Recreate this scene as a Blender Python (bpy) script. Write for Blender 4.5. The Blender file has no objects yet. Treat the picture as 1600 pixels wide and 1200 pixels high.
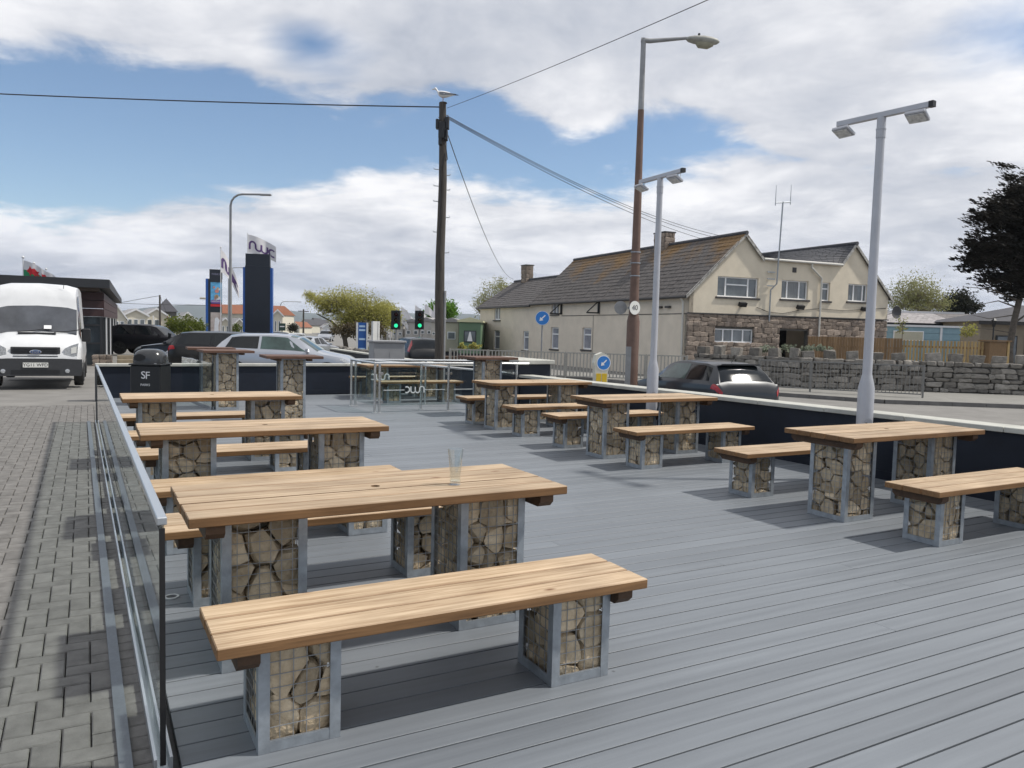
import bpy, bmesh, math, random
from mathutils import Vector, Matrix, noise
R=random.Random(7)
sc=bpy.context.scene; COL=sc.collection
# ------------------------------------------------------------------ camera
F,PITCH,ROLL,H=1212.35,.0679,.0259,1.595
TH=.5022
cp,sp=math.cos(PITCH),math.sin(PITCH); cr,sr=math.cos(ROLL),math.sin(ROLL)
fwd=Vector((0,cp,-sp)); up0=Vector((0,sp,cp)); rt0=Vector((1,0,0))
rt=rt0*cr+up0*sr; up=up0*cr-rt0*sr
cam=bpy.data.cameras.new('camera'); cob=bpy.data.objects.new('camera',cam); COL.objects.link(cob)
m=Matrix((rt,up,-fwd)).transposed().to_4x4(); m.translation=Vector((0,0,H)); cob.matrix_world=m
cam.sensor_width=36; cam.lens=F/1600*36; cam.clip_start=.05; cam.clip_end=20000
sc.camera=cob
# ------------------------------------------------------------------ world and sun
SUN_DIR=Vector((.70,.06,.98)).normalized()
sun_el=math.asin(SUN_DIR.z); sun_az=math.atan2(SUN_DIR.x,SUN_DIR.y)
W=bpy.data.worlds.new("World"); sc.world=W; W.use_nodes=True
nt=W.node_tree; nt.nodes.clear()
def N(t,**k):
    n=nt.nodes.new(t)
    for a,b in k.items(): setattr(n,a,b)
    return n
def lk(a,b): nt.links.new(a,b)
def math_(op,a,b=None,c=None,clamp=False):
    n=N('ShaderNodeMath',operation=op); n.use_clamp=clamp
    for i,v in enumerate((a,b,c)):
        if v is None: continue
        if isinstance(v,(int,float)): n.inputs[i].default_value=v
        else: lk(v,n.inputs[i])
    return n.outputs[0]
def sstep(v,a,b):
    n=N('ShaderNodeMapRange',interpolation_type='SMOOTHSTEP'); lk(v,n.inputs[0])
    n.inputs[1].default_value=a;n.inputs[2].default_value=b;n.inputs[3].default_value=0;n.inputs[4].default_value=1
    return n.outputs[0]
out=N('ShaderNodeOutputWorld'); tc=N('ShaderNodeTexCoord'); sep=N('ShaderNodeSeparateXYZ'); lk(tc.outputs['Generated'],sep.inputs[0])
sx,sy,sz=sep.outputs
sky=N('ShaderNodeTexSky'); sky.sky_type='NISHITA'; sky.sun_disc=False; sky.sun_elevation=sun_el; sky.sun_rotation=sun_az
sky.air_density=1.0; sky.dust_density=.1; sky.ozone_density=3.0
bgs=N('ShaderNodeBackground'); bgs.inputs[1].default_value=.125; lk(sky.outputs[0],bgs.inputs[0])
az=math_('ARCTAN2',sx,sy)           # 0 straight ahead, + to the right
hyp=math_('SQRT',math_('ADD',math_('MULTIPLY',sx,sx),math_('MULTIPLY',sy,sy)))
el=math_('ARCTAN2',sz,hyp)
# cloud plane coordinates: things overhead near, horizon far
den=math_('ADD',math_('MAXIMUM',sz,0.0),.16)
cv=N('ShaderNodeCombineXYZ'); lk(math_('DIVIDE',sx,den),cv.inputs[0]); lk(math_('DIVIDE',sy,den),cv.inputs[1]); cv.inputs[2].default_value=3.7
def nz(scale,detail,rough=.55,dist=0,off=0):
    n=N('ShaderNodeTexNoise'); n.inputs['Scale'].default_value=scale;n.inputs['Detail'].default_value=detail
    n.inputs['Roughness'].default_value=rough; n.inputs['Distortion'].default_value=dist
    if off:
        a=N('ShaderNodeVectorMath',operation='ADD'); lk(cv.outputs[0],a.inputs[0]); a.inputs[1].default_value=(off,off*1.7,off*.3); lk(a.outputs[0],n.inputs['Vector'])
    else: lk(cv.outputs[0],n.inputs['Vector'])
    return n.outputs['Fac']
n1=nz(1.25,9,.56,.35); n2=nz(3.6,8,.6,.3,5.2); n3=nz(.8,6,.55,.2,11.3)
nd=math_('ADD',math_('MULTIPLY',math_('SUBTRACT',n1,.5),.26),math_('MULTIPLY',math_('SUBTRACT',n2,.5),.13))
def curve(pts):   # azimuth -> elevation of a cloud edge
    n=N('ShaderNodeFloatCurve'); c=n.mapping.curves[0]
    lo,hi=-1.0,1.0
    P=[((a-lo)/(hi-lo),e) for a,e in pts]
    c.points[0].location=P[0]; c.points[1].location=P[-1]
    for p in P[1:-1]: c.points.new(*p)
    n.mapping.update()
    lk(math_('DIVIDE',math_('SUBTRACT',az,lo),hi-lo,None,True),n.inputs['Value'])
    return n.outputs[0]
top=curve([(-1,.30),(-.58,.275),(-.36,.275),(-.25,.255),(-.15,.24),(-.04,.27),(.05,.245),(.16,.265),(.26,.25),(.34,.20),(.5,.17),(1,.20)])
low=curve([(-1,.10),(-.58,.10),(-.42,.125),(-.34,.145),(-.24,.165),(-.16,.195),(-.04,.185),(.05,.165),(.16,.18),(.26,.205),(.34,.215),(.5,.22),(1,.14)])
up_cl=sstep(math_('ADD',math_('MULTIPLY',math_('SUBTRACT',el,top),1.9),nd),-.022,.03)
lo_cl=sstep(math_('ADD',math_('SUBTRACT',low,el),math_('MULTIPLY',nd,.75)),-.022,.024)
cov=math_('MAXIMUM',up_cl,lo_cl)
# thin gaps in the upper deck
def gap(a0,e0,ra,re):
    x=math_('DIVIDE',math_('SUBTRACT',az,a0),ra); y=math_('DIVIDE',math_('SUBTRACT',el,e0),re)
    d=math_('SQRT',math_('ADD',math_('MULTIPLY',x,x),math_('MULTIPLY',y,y)))
    return sstep(math_('ADD',d,math_('MULTIPLY',math_('SUBTRACT',n1,.5),6.0)),-.2,2.0)
cov=math_('MULTIPLY',cov,gap(-.258,.330,.034,.017)); cov=math_('MULTIPLY',cov,gap(.575,.31,.06,.035))
thin=sstep(n3,.66,.8); cov=math_('MULTIPLY',cov,math_('SUBTRACT',1.0,math_('MULTIPLY',thin,.35)))
shade=math_('ADD',math_('MULTIPLY',n1,.55),math_('ADD',math_('MULTIPLY',n3,.45),math_('MULTIPLY',n2,.25)))
ramp=N('ShaderNodeValToRGB'); lk(shade,ramp.inputs[0])
e=ramp.color_ramp.elements; e[0].position=.49; e[0].color=(.42,.46,.545,1); e[1].position=.74; e[1].color=(.95,.95,.97,1)
mid=ramp.color_ramp.elements.new(.61); mid.color=(.64,.66,.715,1)
# banks low over the horizon are greyer
hz=sstep(el,.0,.16); mixc=N('ShaderNodeMix',data_type='RGBA'); lk(hz,mixc.inputs[0])
dk=N('ShaderNodeMix',data_type='RGBA',blend_type='MULTIPLY'); dk.inputs[0].default_value=1; lk(ramp.outputs[0],dk.inputs[6]); dk.inputs[7].default_value=(.80,.83,.90,1)
lk(dk.outputs[2],mixc.inputs[6]); lk(ramp.outputs[0],mixc.inputs[7])
bgc=N('ShaderNodeBackground'); bgc.inputs[1].default_value=1.1; lk(mixc.outputs[2],bgc.inputs[0])
ms=N('ShaderNodeMixShader'); lk(cov,ms.inputs[0]); lk(bgs.outputs[0],ms.inputs[1]); lk(bgc.outputs[0],ms.inputs[2]); lk(ms.outputs[0],out.inputs[0])
sl=bpy.data.lights.new('sun','SUN'); sl.energy=4.2; sl.angle=math.radians(2.2); sl.color=(1,.95,.87)
so=bpy.data.objects.new('sun',sl); COL.objects.link(so); so.rotation_euler=SUN_DIR.to_track_quat('Z','Y').to_euler()
sc.view_settings.view_transform='Standard'; sc.view_settings.look='None'; sc.view_settings.exposure=-.02; sc.view_settings.gamma=1
sc.view_settings.use_curve_mapping=False
sc.render.engine='CYCLES'; sc.cycles.max_bounces=7; sc.cycles.transparent_max_bounces=24

# ------------------------------------------------------------------ geometry helpers
E2=Vector((math.cos(TH),math.sin(TH),0)); N2=Vector((-math.sin(TH),math.cos(TH),0))
def D(u,v,z=0): return E2*u+N2*v+Vector((0,0,z))
def ray(px,py):
    X=px-800;Y=py-600; a=X*cr+Y*sr; b=-X*sr+Y*cr
    return Vector((a,F*cp-b*sp,-F*sp-b*cp))
def gp(px,py,z):
    d=ray(px,py); return Vector((0,0,H))+d*((z-H)/d.z)
def at(px,py,Y):
    d=ray(px,py); return Vector((0,0,H))+d*(Y/d.y)
class MB:
    def __init__(s): s.v=[]; s.f=[]
    def add(s,vs,fs):
        o=len(s.v); s.v+=[tuple(v) for v in vs]; s.f+=[tuple(i+o for i in f) for f in fs]; return s
    def box(s,c,d,rz=0,rx=0,ry=0):
        hx,hy,hz=d[0]/2,d[1]/2,d[2]/2
        vs=[Vector((x,y,z)) for x in(-hx,hx) for y in(-hy,hy) for z in(-hz,hz)]
        if rz or rx or ry:
            M=Matrix.Rotation(rz,3,'Z')@Matrix.Rotation(ry,3,'Y')@Matrix.Rotation(rx,3,'X'); vs=[M@v for v in vs]
        c=Vector(c)
        return s.add([v+c for v in vs],[(0,1,3,2),(4,6,7,5),(0,4,5,1),(2,3,7,6),(0,2,6,4),(1,5,7,3)])
    def tube(s,p0,p1,r0,r1=None,n=8,cap=True):
        p0=Vector(p0);p1=Vector(p1); r1=r0 if r1 is None else r1
        d=(p1-p0).normalized(); a=d.orthogonal().normalized(); b=d.cross(a)
        vs=[]
        for p,r in((p0,r0),(p1,r1)):
            for i in range(n):
                t=2*math.pi*i/n; vs.append(p+(a*math.cos(t)+b*math.sin(t))*r)
        fs=[(i,(i+1)%n,n+(i+1)%n,n+i) for i in range(n)]
        if cap: fs+=[tuple(range(n-1,-1,-1)),tuple(range(n,2*n))]
        return s.add(vs,fs)
    def path(s,pts,r,n=6):
        pts=[Vector(p) for p in pts]
        vs=[];k=len(pts)
        d0=(pts[1]-pts[0]).normalized(); a=d0.orthogonal().normalized()
        for i,p in enumerate(pts):
            d=(pts[min(i+1,k-1)]-pts[max(i-1,0)]).normalized(); a=(a-d*a.dot(d)).normalized(); b=d.cross(a)
            rr=r[i] if isinstance(r,(list,tuple)) else r
            for j in range(n):
                t=2*math.pi*j/n; vs.append(p+(a*math.cos(t)+b*math.sin(t))*rr)
        fs=[(i*n+j,i*n+(j+1)%n,(i+1)*n+(j+1)%n,(i+1)*n+j) for i in range(k-1) for j in range(n)]
        fs+=[tuple(range(n-1,-1,-1)),tuple(range((k-1)*n,k*n))]
        return s.add(vs,fs)
    def lathe(s,prof,n=24,c=(0,0,0),cap=True,axis='Z'):
        vs=[]
        for r,z in prof:
            for i in range(n):
                t=2*math.pi*i/n; p=(r*math.cos(t),r*math.sin(t),z)
                if axis=='Y': p=(p[0],p[2],p[1])
                if axis=='X': p=(p[2],p[0],p[1])
                vs.append(Vector(p)+Vector(c))
        k=len(prof); fs=[(i*n+j,i*n+(j+1)%n,(i+1)*n+(j+1)%n,(i+1)*n+j) for i in range(k-1) for j in range(n)]
        if cap: fs+=[tuple(range(n-1,-1,-1)),tuple(range((k-1)*n,k*n))]
        return s.add(vs,fs)
    def prism(s,poly,o,ax,ay,az):   # polygon (x,y) in plane ax,ay at o, extruded by vector az
        o=Vector(o);ax=Vector(ax);ay=Vector(ay);az=Vector(az); n=len(poly)
        a=[o+ax*x+ay*y for x,y in poly]
        return s.add(a+[p+az for p in a],[tuple(range(n-1,-1,-1)),tuple(range(n,2*n))]+[(i,(i+1)%n,n+(i+1)%n,n+i) for i in range(n)])
    def mesh(s,name,smooth=None,fix=True):
        me=bpy.data.meshes.new(name); me.from_pydata(s.v,[],s.f)
        if fix:
            bm=bmesh.new(); bm.from_mesh(me); bmesh.ops.recalc_face_normals(bm,faces=bm.faces); bm.to_mesh(me); bm.free()
        if smooth is not None: smooth_me(me,smooth)
        me.update(); return me
def smooth_me(me,ang):
    me.shade_smooth() if hasattr(me,'shade_smooth') else None
    try: me.set_sharp_from_angle(angle=math.radians(ang))
    except Exception: pass
def obj(name,me,mat,parent=None,loc=(0,0,0),rz=0,smooth=None,rot=None):
    if isinstance(me,MB): me=me.mesh(name,smooth)
    if mat is not None and not me.materials: me.materials.append(mat)
    o=bpy.data.objects.new(name,me); COL.objects.link(o); o.location=loc
    o.rotation_euler=rot if rot else (0,0,rz)
    if parent: o.parent=parent
    return o
def tag(o,label=None,cat=None,group=None,kind=None):
    if label: o['label']=label
    if cat: o['category']=cat
    if group: o['group']=group
    if kind: o['kind']=kind
    return o
def thing(name,label,cat,loc=(0,0,0),rz=0,group=None):
    o=bpy.data.objects.new(name,None); COL.objects.link(o); o.location=loc; o.rotation_euler=(0,0,rz); o.empty_display_size=.2
    return tag(o,label,cat,group)
KIDS={}
def copy_tree(o,parent=None):
    c=o.copy(); COL.objects.link(c)
    if parent: c.parent=parent
    for ch in KIDS.get(o.name) or [x for x in bpy.data.objects if x.parent==o]:
        copy_tree(ch,c)
    return c
def cache_kids():
    KIDS.clear()
    for x in bpy.data.objects:
        if x.parent: KIDS.setdefault(x.parent.name,[]).append(x)
def chamfer(size,ch=.004,name='block',seg=1):
    me=bpy.data.meshes.new(name); bm=bmesh.new(); bmesh.ops.create_cube(bm,size=1); bmesh.ops.scale(bm,vec=size,verts=bm.verts)
    bmesh.ops.bevel(bm,geom=list(bm.edges),offset=ch,segments=seg,affect='EDGES',profile=.5); bm.to_mesh(me); bm.free(); return me
def text_mesh(s,size,ext=.001,name='lettering',ax='CENTER'):
    c=bpy.data.curves.new(name,'FONT'); c.body=s; c.size=size; c.extrude=ext; c.align_x=ax; c.align_y='CENTER'; c.resolution_u=3
    t=bpy.data.objects.new(name,c); COL.objects.link(t)
    dg=bpy.context.evaluated_depsgraph_get(); dg.update()
    me=bpy.data.meshes.new_from_object(t.evaluated_get(dg)); bpy.data.objects.remove(t); me.name=name; return me

# ------------------------------------------------------------------ materials
MATS={}
def newmat(name):
    mt=bpy.data.materials.new(name); mt.use_nodes=True; t=mt.node_tree
    return mt,t,t.nodes['Principled BSDF']
def mat(name,col,rough=.6,metal=0,var=.18,scale=6,bump=.15,bscale=40,rand=0,spec=.5,stretch=(1,1,1),col2=None,bdist=.01,detail=6,coat=0):
    mt,t,b=newmat(name); n=t.nodes.new; l=t.links.new
    tc=n('ShaderNodeTexCoord'); mp=n('ShaderNodeMapping'); mp.inputs['Scale'].default_value=stretch; l(tc.outputs['Object'],mp.inputs[0])
    no=n('ShaderNodeTexNoise'); no.inputs['Scale'].default_value=scale; no.inputs['Detail'].default_value=detail; no.inputs['Roughness'].default_value=.6; l(mp.outputs[0],no.inputs['Vector'])
    rp=n('ShaderNodeValToRGB'); l(no.outputs['Fac'],rp.inputs[0])
    c2=col2 or tuple(min(1,c*(1+var)) for c in col); c1=tuple(c*(1-var) for c in col)
    if col2: c1=col
    rp.color_ramp.elements[0].position=.3; rp.color_ramp.elements[0].color=(*c1,1); rp.color_ramp.elements[1].position=.7; rp.color_ramp.elements[1].color=(*c2,1)
    src=rp.outputs[0]
    if rand:
        oi=n('ShaderNodeObjectInfo'); mr=n('ShaderNodeMapRange'); l(oi.outputs['Random'],mr.inputs[0]); mr.inputs[3].default_value=1-rand; mr.inputs[4].default_value=1+rand
        hs=n('ShaderNodeHueSaturation'); l(mr.outputs[0],hs.inputs['Value']); l(src,hs.inputs['Color']); src=hs.outputs[0]
        mr2=n('ShaderNodeMath'); mr2.operation='MULTIPLY_ADD'; l(oi.outputs['Random'],mr2.inputs[0]); mr2.inputs[1].default_value=37.7; mr2.inputs[2].default_value=0
        cb=n('ShaderNodeCombineXYZ'); l(mr2.outputs[0],cb.inputs[0]); l(mr2.outputs[0],cb.inputs[2]); l(cb.outputs[0],mp.inputs['Location'])
    l(src,b.inputs['Base Color']); b.inputs['Roughness'].default_value=rough; b.inputs['Metallic'].default_value=metal
    b.inputs['Specular IOR Level'].default_value=spec; b.inputs['Coat Weight'].default_value=coat; b.inputs['Coat Roughness'].default_value=.04
    if bump:
        n2=n('ShaderNodeTexNoise'); n2.inputs['Scale'].default_value=bscale; n2.inputs['Detail'].default_value=5; l(mp.outputs[0],n2.inputs['Vector'])
        bp=n('ShaderNodeBump'); bp.inputs['Strength'].default_value=bump; bp.inputs['Distance'].default_value=bdist; l(n2.outputs['Fac'],bp.inputs['Height']); l(bp.outputs[0],b.inputs['Normal'])
        rr=n('ShaderNodeMapRange'); l(n2.outputs['Fac'],rr.inputs[0]); rr.inputs[3].default_value=max(.02,rough-.12); rr.inputs[4].default_value=min(1,rough+.12); l(rr.outputs[0],b.inputs['Roughness'])
    MATS[name]=mt; return mt
def wood_mat():
    mt,t,b=newmat('timber'); n=t.nodes.new; l=t.links.new
    tc=n('ShaderNodeTexCoord'); oi=n('ShaderNodeObjectInfo')
    off=n('ShaderNodeMath'); off.operation='MULTIPLY'; l(oi.outputs['Random'],off.inputs[0]); off.inputs[1].default_value=91.
    cb=n('ShaderNodeCombineXYZ'); l(off.outputs[0],cb.inputs[0]); l(off.outputs[0],cb.inputs[1])
    ad=n('ShaderNodeVectorMath'); l(tc.outputs['Object'],ad.inputs[0]); l(cb.outputs[0],ad.inputs[1])
    mp=n('ShaderNodeMapping'); mp.inputs['Scale'].default_value=(1.2,32,32); l(ad.outputs[0],mp.inputs[0])
    g=n('ShaderNodeTexNoise'); g.inputs['Scale'].default_value=1.6; g.inputs['Detail'].default_value=7; g.inputs['Roughness'].default_value=.62; g.inputs['Distortion'].default_value=.6; l(mp.outputs[0],g.inputs['Vector'])
    mk=n('ShaderNodeMapping'); mk.inputs['Scale'].default_value=(3.2,7.5,7.5); l(ad.outputs[0],mk.inputs[0])
    vo=n('ShaderNodeTexVoronoi'); vo.inputs['Scale'].default_value=1.; l(mk.outputs[0],vo.inputs['Vector'])
    kn=n('ShaderNodeMapRange'); l(vo.outputs['Distance'],kn.inputs[0]); kn.inputs[1].default_value=.03; kn.inputs[2].default_value=.13; kn.inputs[3].default_value=1; kn.inputs[4].default_value=0
    vk=n('ShaderNodeMath'); vk.operation='GREATER_THAN'; sp_=n('ShaderNodeSeparateColor'); l(vo.outputs['Color'],sp_.inputs[0]); l(sp_.outputs[0],vk.inputs[0]); vk.inputs[1].default_value=.5
    km=n('ShaderNodeMath'); km.operation='MULTIPLY'; l(kn.outputs[0],km.inputs[0]); l(vk.outputs[0],km.inputs[1])
    def ramp(c0,c1,p0=.28,p1=.72):
        r=n('ShaderNodeValToRGB'); r.color_ramp.elements[0].position=p0; r.color_ramp.elements[0].color=(*c0,1); r.color_ramp.elements[1].position=p1; r.color_ramp.elements[1].color=(*c1,1); l(g.outputs['Fac'],r.inputs[0]); return r.outputs[0]
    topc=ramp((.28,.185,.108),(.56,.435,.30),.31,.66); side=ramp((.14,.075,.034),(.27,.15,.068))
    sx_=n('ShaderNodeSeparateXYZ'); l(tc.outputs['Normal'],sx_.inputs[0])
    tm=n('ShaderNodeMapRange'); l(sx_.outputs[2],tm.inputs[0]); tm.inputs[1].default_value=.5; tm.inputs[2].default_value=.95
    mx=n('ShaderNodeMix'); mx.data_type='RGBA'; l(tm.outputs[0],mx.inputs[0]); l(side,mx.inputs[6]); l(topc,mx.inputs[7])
    # weather stains
    st=n('ShaderNodeTexNoise'); st.inputs['Scale'].default_value=2.2; st.inputs['Detail'].default_value=4; l(ad.outputs[0],st.inputs['Vector'])
    sr_=n('ShaderNodeMapRange'); l(st.outputs['Fac'],sr_.inputs[0]); sr_.inputs[1].default_value=.35; sr_.inputs[2].default_value=.7; sr_.inputs[3].default_value=.84; sr_.inputs[4].default_value=1.1
    hs=n('ShaderNodeHueSaturation'); l(mx.outputs[2],hs.inputs['Color']); l(sr_.outputs[0],hs.inputs['Value'])
    pv=n('ShaderNodeMapRange'); l(oi.outputs['Random'],pv.inputs[0]); pv.inputs[3].default_value=.82; pv.inputs[4].default_value=1.12
    h2=n('ShaderNodeHueSaturation'); l(hs.outputs[0],h2.inputs['Color']); l(pv.outputs[0],h2.inputs['Value'])
    m2=n('ShaderNodeMix'); m2.data_type='RGBA'; l(km.outputs[0],m2.inputs[0]); l(h2.outputs[0],m2.inputs[6]); m2.inputs[7].default_value=(.15,.07,.03,1)
    l(m2.outputs[2],b.inputs['Base Color']); b.inputs['Roughness'].default_value=.62; b.inputs['Specular IOR Level'].default_value=.3
    bp=n('ShaderNodeBump'); bp.inputs['Strength'].default_value=.35; bp.inputs['Distance'].default_value=.004; l(g.outputs['Fac'],bp.inputs['Height']); l(bp.outputs[0],b.inputs['Normal'])
    return mt
def deck_mat():
    mt,t,b=newmat('composite deck'); n=t.nodes.new; l=t.links.new
    tc=n('ShaderNodeTexCoord'); oi=n('ShaderNodeObjectInfo'); off=n('ShaderNodeMath'); off.operation='MULTIPLY'; l(oi.outputs['Random'],off.inputs[0]); off.inputs[1].default_value=53.
    cb=n('ShaderNodeCombineXYZ'); l(off.outputs[0],cb.inputs[0]); l(off.outputs[0],cb.inputs[1]); ad=n('ShaderNodeVectorMath'); l(tc.outputs['Object'],ad.inputs[0]); l(cb.outputs[0],ad.inputs[1])
    mp=n('ShaderNodeMapping'); mp.inputs['Scale'].default_value=(.55,16,16); l(ad.outputs[0],mp.inputs[0])
    g=n('ShaderNodeTexNoise'); g.inputs['Scale'].default_value=1.4; g.inputs['Detail'].default_value=6; g.inputs['Roughness'].default_value=.55; l(mp.outputs[0],g.inputs['Vector'])
    r=n('ShaderNodeValToRGB'); r.color_ramp.elements[0].position=.25; r.color_ramp.elements[0].color=(.126,.140,.158,1); r.color_ramp.elements[1].position=.75; r.color_ramp.elements[1].color=(.172,.190,.212,1); l(g.outputs['Fac'],r.inputs[0])
    pv=n('ShaderNodeMapRange'); l(oi.outputs['Random'],pv.inputs[0]); pv.inputs[3].default_value=.93; pv.inputs[4].default_value=1.07
    h=n('ShaderNodeHueSaturation'); l(r.outputs[0],h.inputs['Color']); l(pv.outputs[0],h.inputs['Value'])
    # scuffs and dust
    du=n('ShaderNodeTexNoise'); du.inputs['Scale'].default_value=1.1; du.inputs['Detail'].default_value=5; ge=n('ShaderNodeNewGeometry'); l(ge.outputs['Position'],du.inputs['Vector'])
    dr=n('ShaderNodeMapRange'); l(du.outputs['Fac'],dr.inputs[0]); dr.inputs[1].default_value=.35; dr.inputs[2].default_value=.7; dr.inputs[3].default_value=.95; dr.inputs[4].default_value=1.04
    h3=n('ShaderNodeHueSaturation'); l(h.outputs[0],h3.inputs['Color']); l(dr.outputs[0],h3.inputs['Value'])
    sk=n('ShaderNodeTexVoronoi'); sk.inputs['Scale'].default_value=2.6; l(ge.outputs['Position'],sk.inputs['Vector']); sm_=n('ShaderNodeMapRange'); l(sk.outputs['Distance'],sm_.inputs[0]); sm_.inputs[1].default_value=.012; sm_.inputs[2].default_value=.03; sm_.inputs[3].default_value=.45; sm_.inputs[4].default_value=1
    h4=n('ShaderNodeHueSaturation'); l(h3.outputs[0],h4.inputs['Color']); l(sm_.outputs[0],h4.inputs['Value'])
    l(h4.outputs[0],b.inputs['Base Color']); rg=n('ShaderNodeMapRange'); l(g.outputs['Fac'],rg.inputs[0]); rg.inputs[3].default_value=.42; rg.inputs[4].default_value=.62; l(rg.outputs[0],b.inputs['Roughness'])
    w=n('ShaderNodeTexNoise'); w.inputs['Scale'].default_value=10; w.inputs['Detail'].default_value=3; l(mp.outputs[0],w.inputs['Vector'])
    bp=n('ShaderNodeBump'); bp.inputs['Strength'].default_value=.25; bp.inputs['Distance'].default_value=.002; l(w.outputs['Fac'],bp.inputs['Height']); l(bp.outputs[0],b.inputs['Normal'])
    return mt
def glass_mat(name,tint=(.86,.93,.92),gl=1.0,ior=1.5,rough=.0):
    mt=bpy.data.materials.new(name); mt.use_nodes=True; t=mt.node_tree; t.nodes.clear(); n=t.nodes.new; l=t.links.new
    o=n('ShaderNodeOutputMaterial'); tr=n('ShaderNodeBsdfTransparent'); tr.inputs[0].default_value=(*tint,1); g=n('ShaderNodeBsdfGlossy'); g.inputs['Roughness'].default_value=rough; g.inputs[0].default_value=(gl,gl,gl,1)
    lw_=n('ShaderNodeLayerWeight'); lw_.inputs[0].default_value=.5; pw=n('ShaderNodeMath'); pw.operation='POWER'; l(lw_.outputs['Facing'],pw.inputs[0]); pw.inputs[1].default_value=5; f0=((ior-1)/(ior+1))**2
    fr=n('ShaderNodeMath'); fr.operation='MULTIPLY_ADD'; l(pw.outputs[0],fr.inputs[0]); fr.inputs[1].default_value=1-f0; fr.inputs[2].default_value=f0; mx=n('ShaderNodeMixShader'); l(fr.outputs[0],mx.inputs[0]); l(tr.outputs[0],mx.inputs[1]); l(g.outputs[0],mx.inputs[2]); l(mx.outputs[0],o.inputs[0])
    return mt
def emit_mat(name,col,s):
    mt,t,b=newmat(name); b.inputs['Base Color'].default_value=(*col,1); b.inputs['Emission Color'].default_value=(*col,1); b.inputs['Emission Strength'].default_value=s; return mt
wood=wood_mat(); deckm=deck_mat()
stone=mat('gabion limestone',(.36,.275,.175),.85,0,.3,9,.8,30,rand=.34,spec=.25,col2=(.62,.52,.375),bdist=.02)
galv=mat('galvanised steel',(.33,.36,.39),.48,.55,.22,14,.08,60,rand=.06)
wire=mat('galvanised wire',(.30,.31,.32),.45,.5,.1,10,0)
darkwood=mat('dark stained bearer',(.075,.04,.02),.7,0,.3,12,.2,50)
barwood=mat('red brown bar timber',(.105,.05,.03),.6,0,.3,9,.2,40,stretch=(1,8,8),rand=.1)
navy=mat('navy render',(.0085,.013,.024),.55,0,.2,3,.12,70,spec=.35)
coping=mat('pale coping stone',(.40,.40,.365),.8,0,.14,5,.2,60,rand=.06)
alu=mat('brushed aluminium',(.50,.53,.56),.34,.75,.06,20,.04,120,stretch=(1,40,40))
edging=mat('grey edging trim',(.13,.145,.165),.5,.3,.1,8,.05,60)
rubber=mat('black rubber',(.010,.010,.011),.5,0,.1,10,.05,80)
paver=mat('grey block paver',(.152,.146,.139),.88,0,.24,9,.5,140,rand=.09,bdist=.004,spec=.3)
asph=mat('asphalt',(.19,.184,.174),.92,0,.16,1.3,.35,90,spec=.25,bdist=.006)
steel=mat('stainless steel',(.62,.63,.63),.22,.9,.05,20,0)
glass=glass_mat('balustrade glass',(.90,.945,.94)); cleargl=glass_mat('drinking glass',(.93,.95,.95),1.0,1.9)
etch=mat('frosted etching',(.62,.66,.66),.7,0,.05,8,0)
lampw=mat('grey powder coat',(.40,.41,.44),.42,.2,.06,6,.03,60)
white_paint=mat('white paint',(.60,.61,.62),.35,0,.05,4,0,coat=.4)
blackpl=mat('black plastic',(.011,.012,.014),.45,0,.12,20,.06,90)
greypl=mat('dark grey bumper plastic',(.035,.037,.041),.6,0,.12,20,.1,120)
carglass=mat('dark car glass',(.008,.010,.012),.06,0,.2,3,0,spec=.42)
greenglass=mat('green tinted car glass',(.045,.075,.07),.06,0,.5,2.2,0,spec=.5)
redlamp=mat('red lamp lens',(.36,.012,.016),.15,0,.3,14,0,spec=.7)
chrome=mat('chrome',(.7,.71,.73),.12,1,.03,10,0)
headl=mat('clear headlamp lens',(.50,.52,.54),.12,.4,.35,30,0)
plate_y=mat('yellow plate',(.62,.45,.05),.5,0,.03,5,0); plate_w=mat('white plate',(.72,.72,.68),.5,0,.03,5,0)
blackink=mat('black print',(.012,.012,.012),.5,0,.02,5,0); whiteink=mat('white print',(.78,.78,.78),.5,0,.02,5,0)
render=mat('cream house render',(.68,.605,.50),.9,0,.08,1.2,.3,60,spec=.2)
render2=mat('lit cream render',(.64,.575,.46),.9,0,.09,1.6,.3,60,spec=.2)
upvc=mat('white window frame',(.76,.77,.78),.4,0,.03,5,0)
hglass=mat('house window glass',(.12,.14,.15),.06,0,.4,1.2,0,spec=.9)
sill=mat('dark slate sill',(.045,.042,.042),.6,0,.1,9,.1,40)
fstone=mat('brown house stone',(.185,.148,.12),.9,0,.3,4,.6,14,rand=.3,spec=.2,col2=(.33,.275,.23),bdist=.03)
wstone=mat('grey wall stone',(.135,.126,.113),.92,0,.3,3,.6,12,rand=.35,spec=.2,col2=(.28,.26,.232),bdist=.03)
mortar=mat('mortar',(.10,.095,.088),.95,0,.2,6,.4,30)
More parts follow.
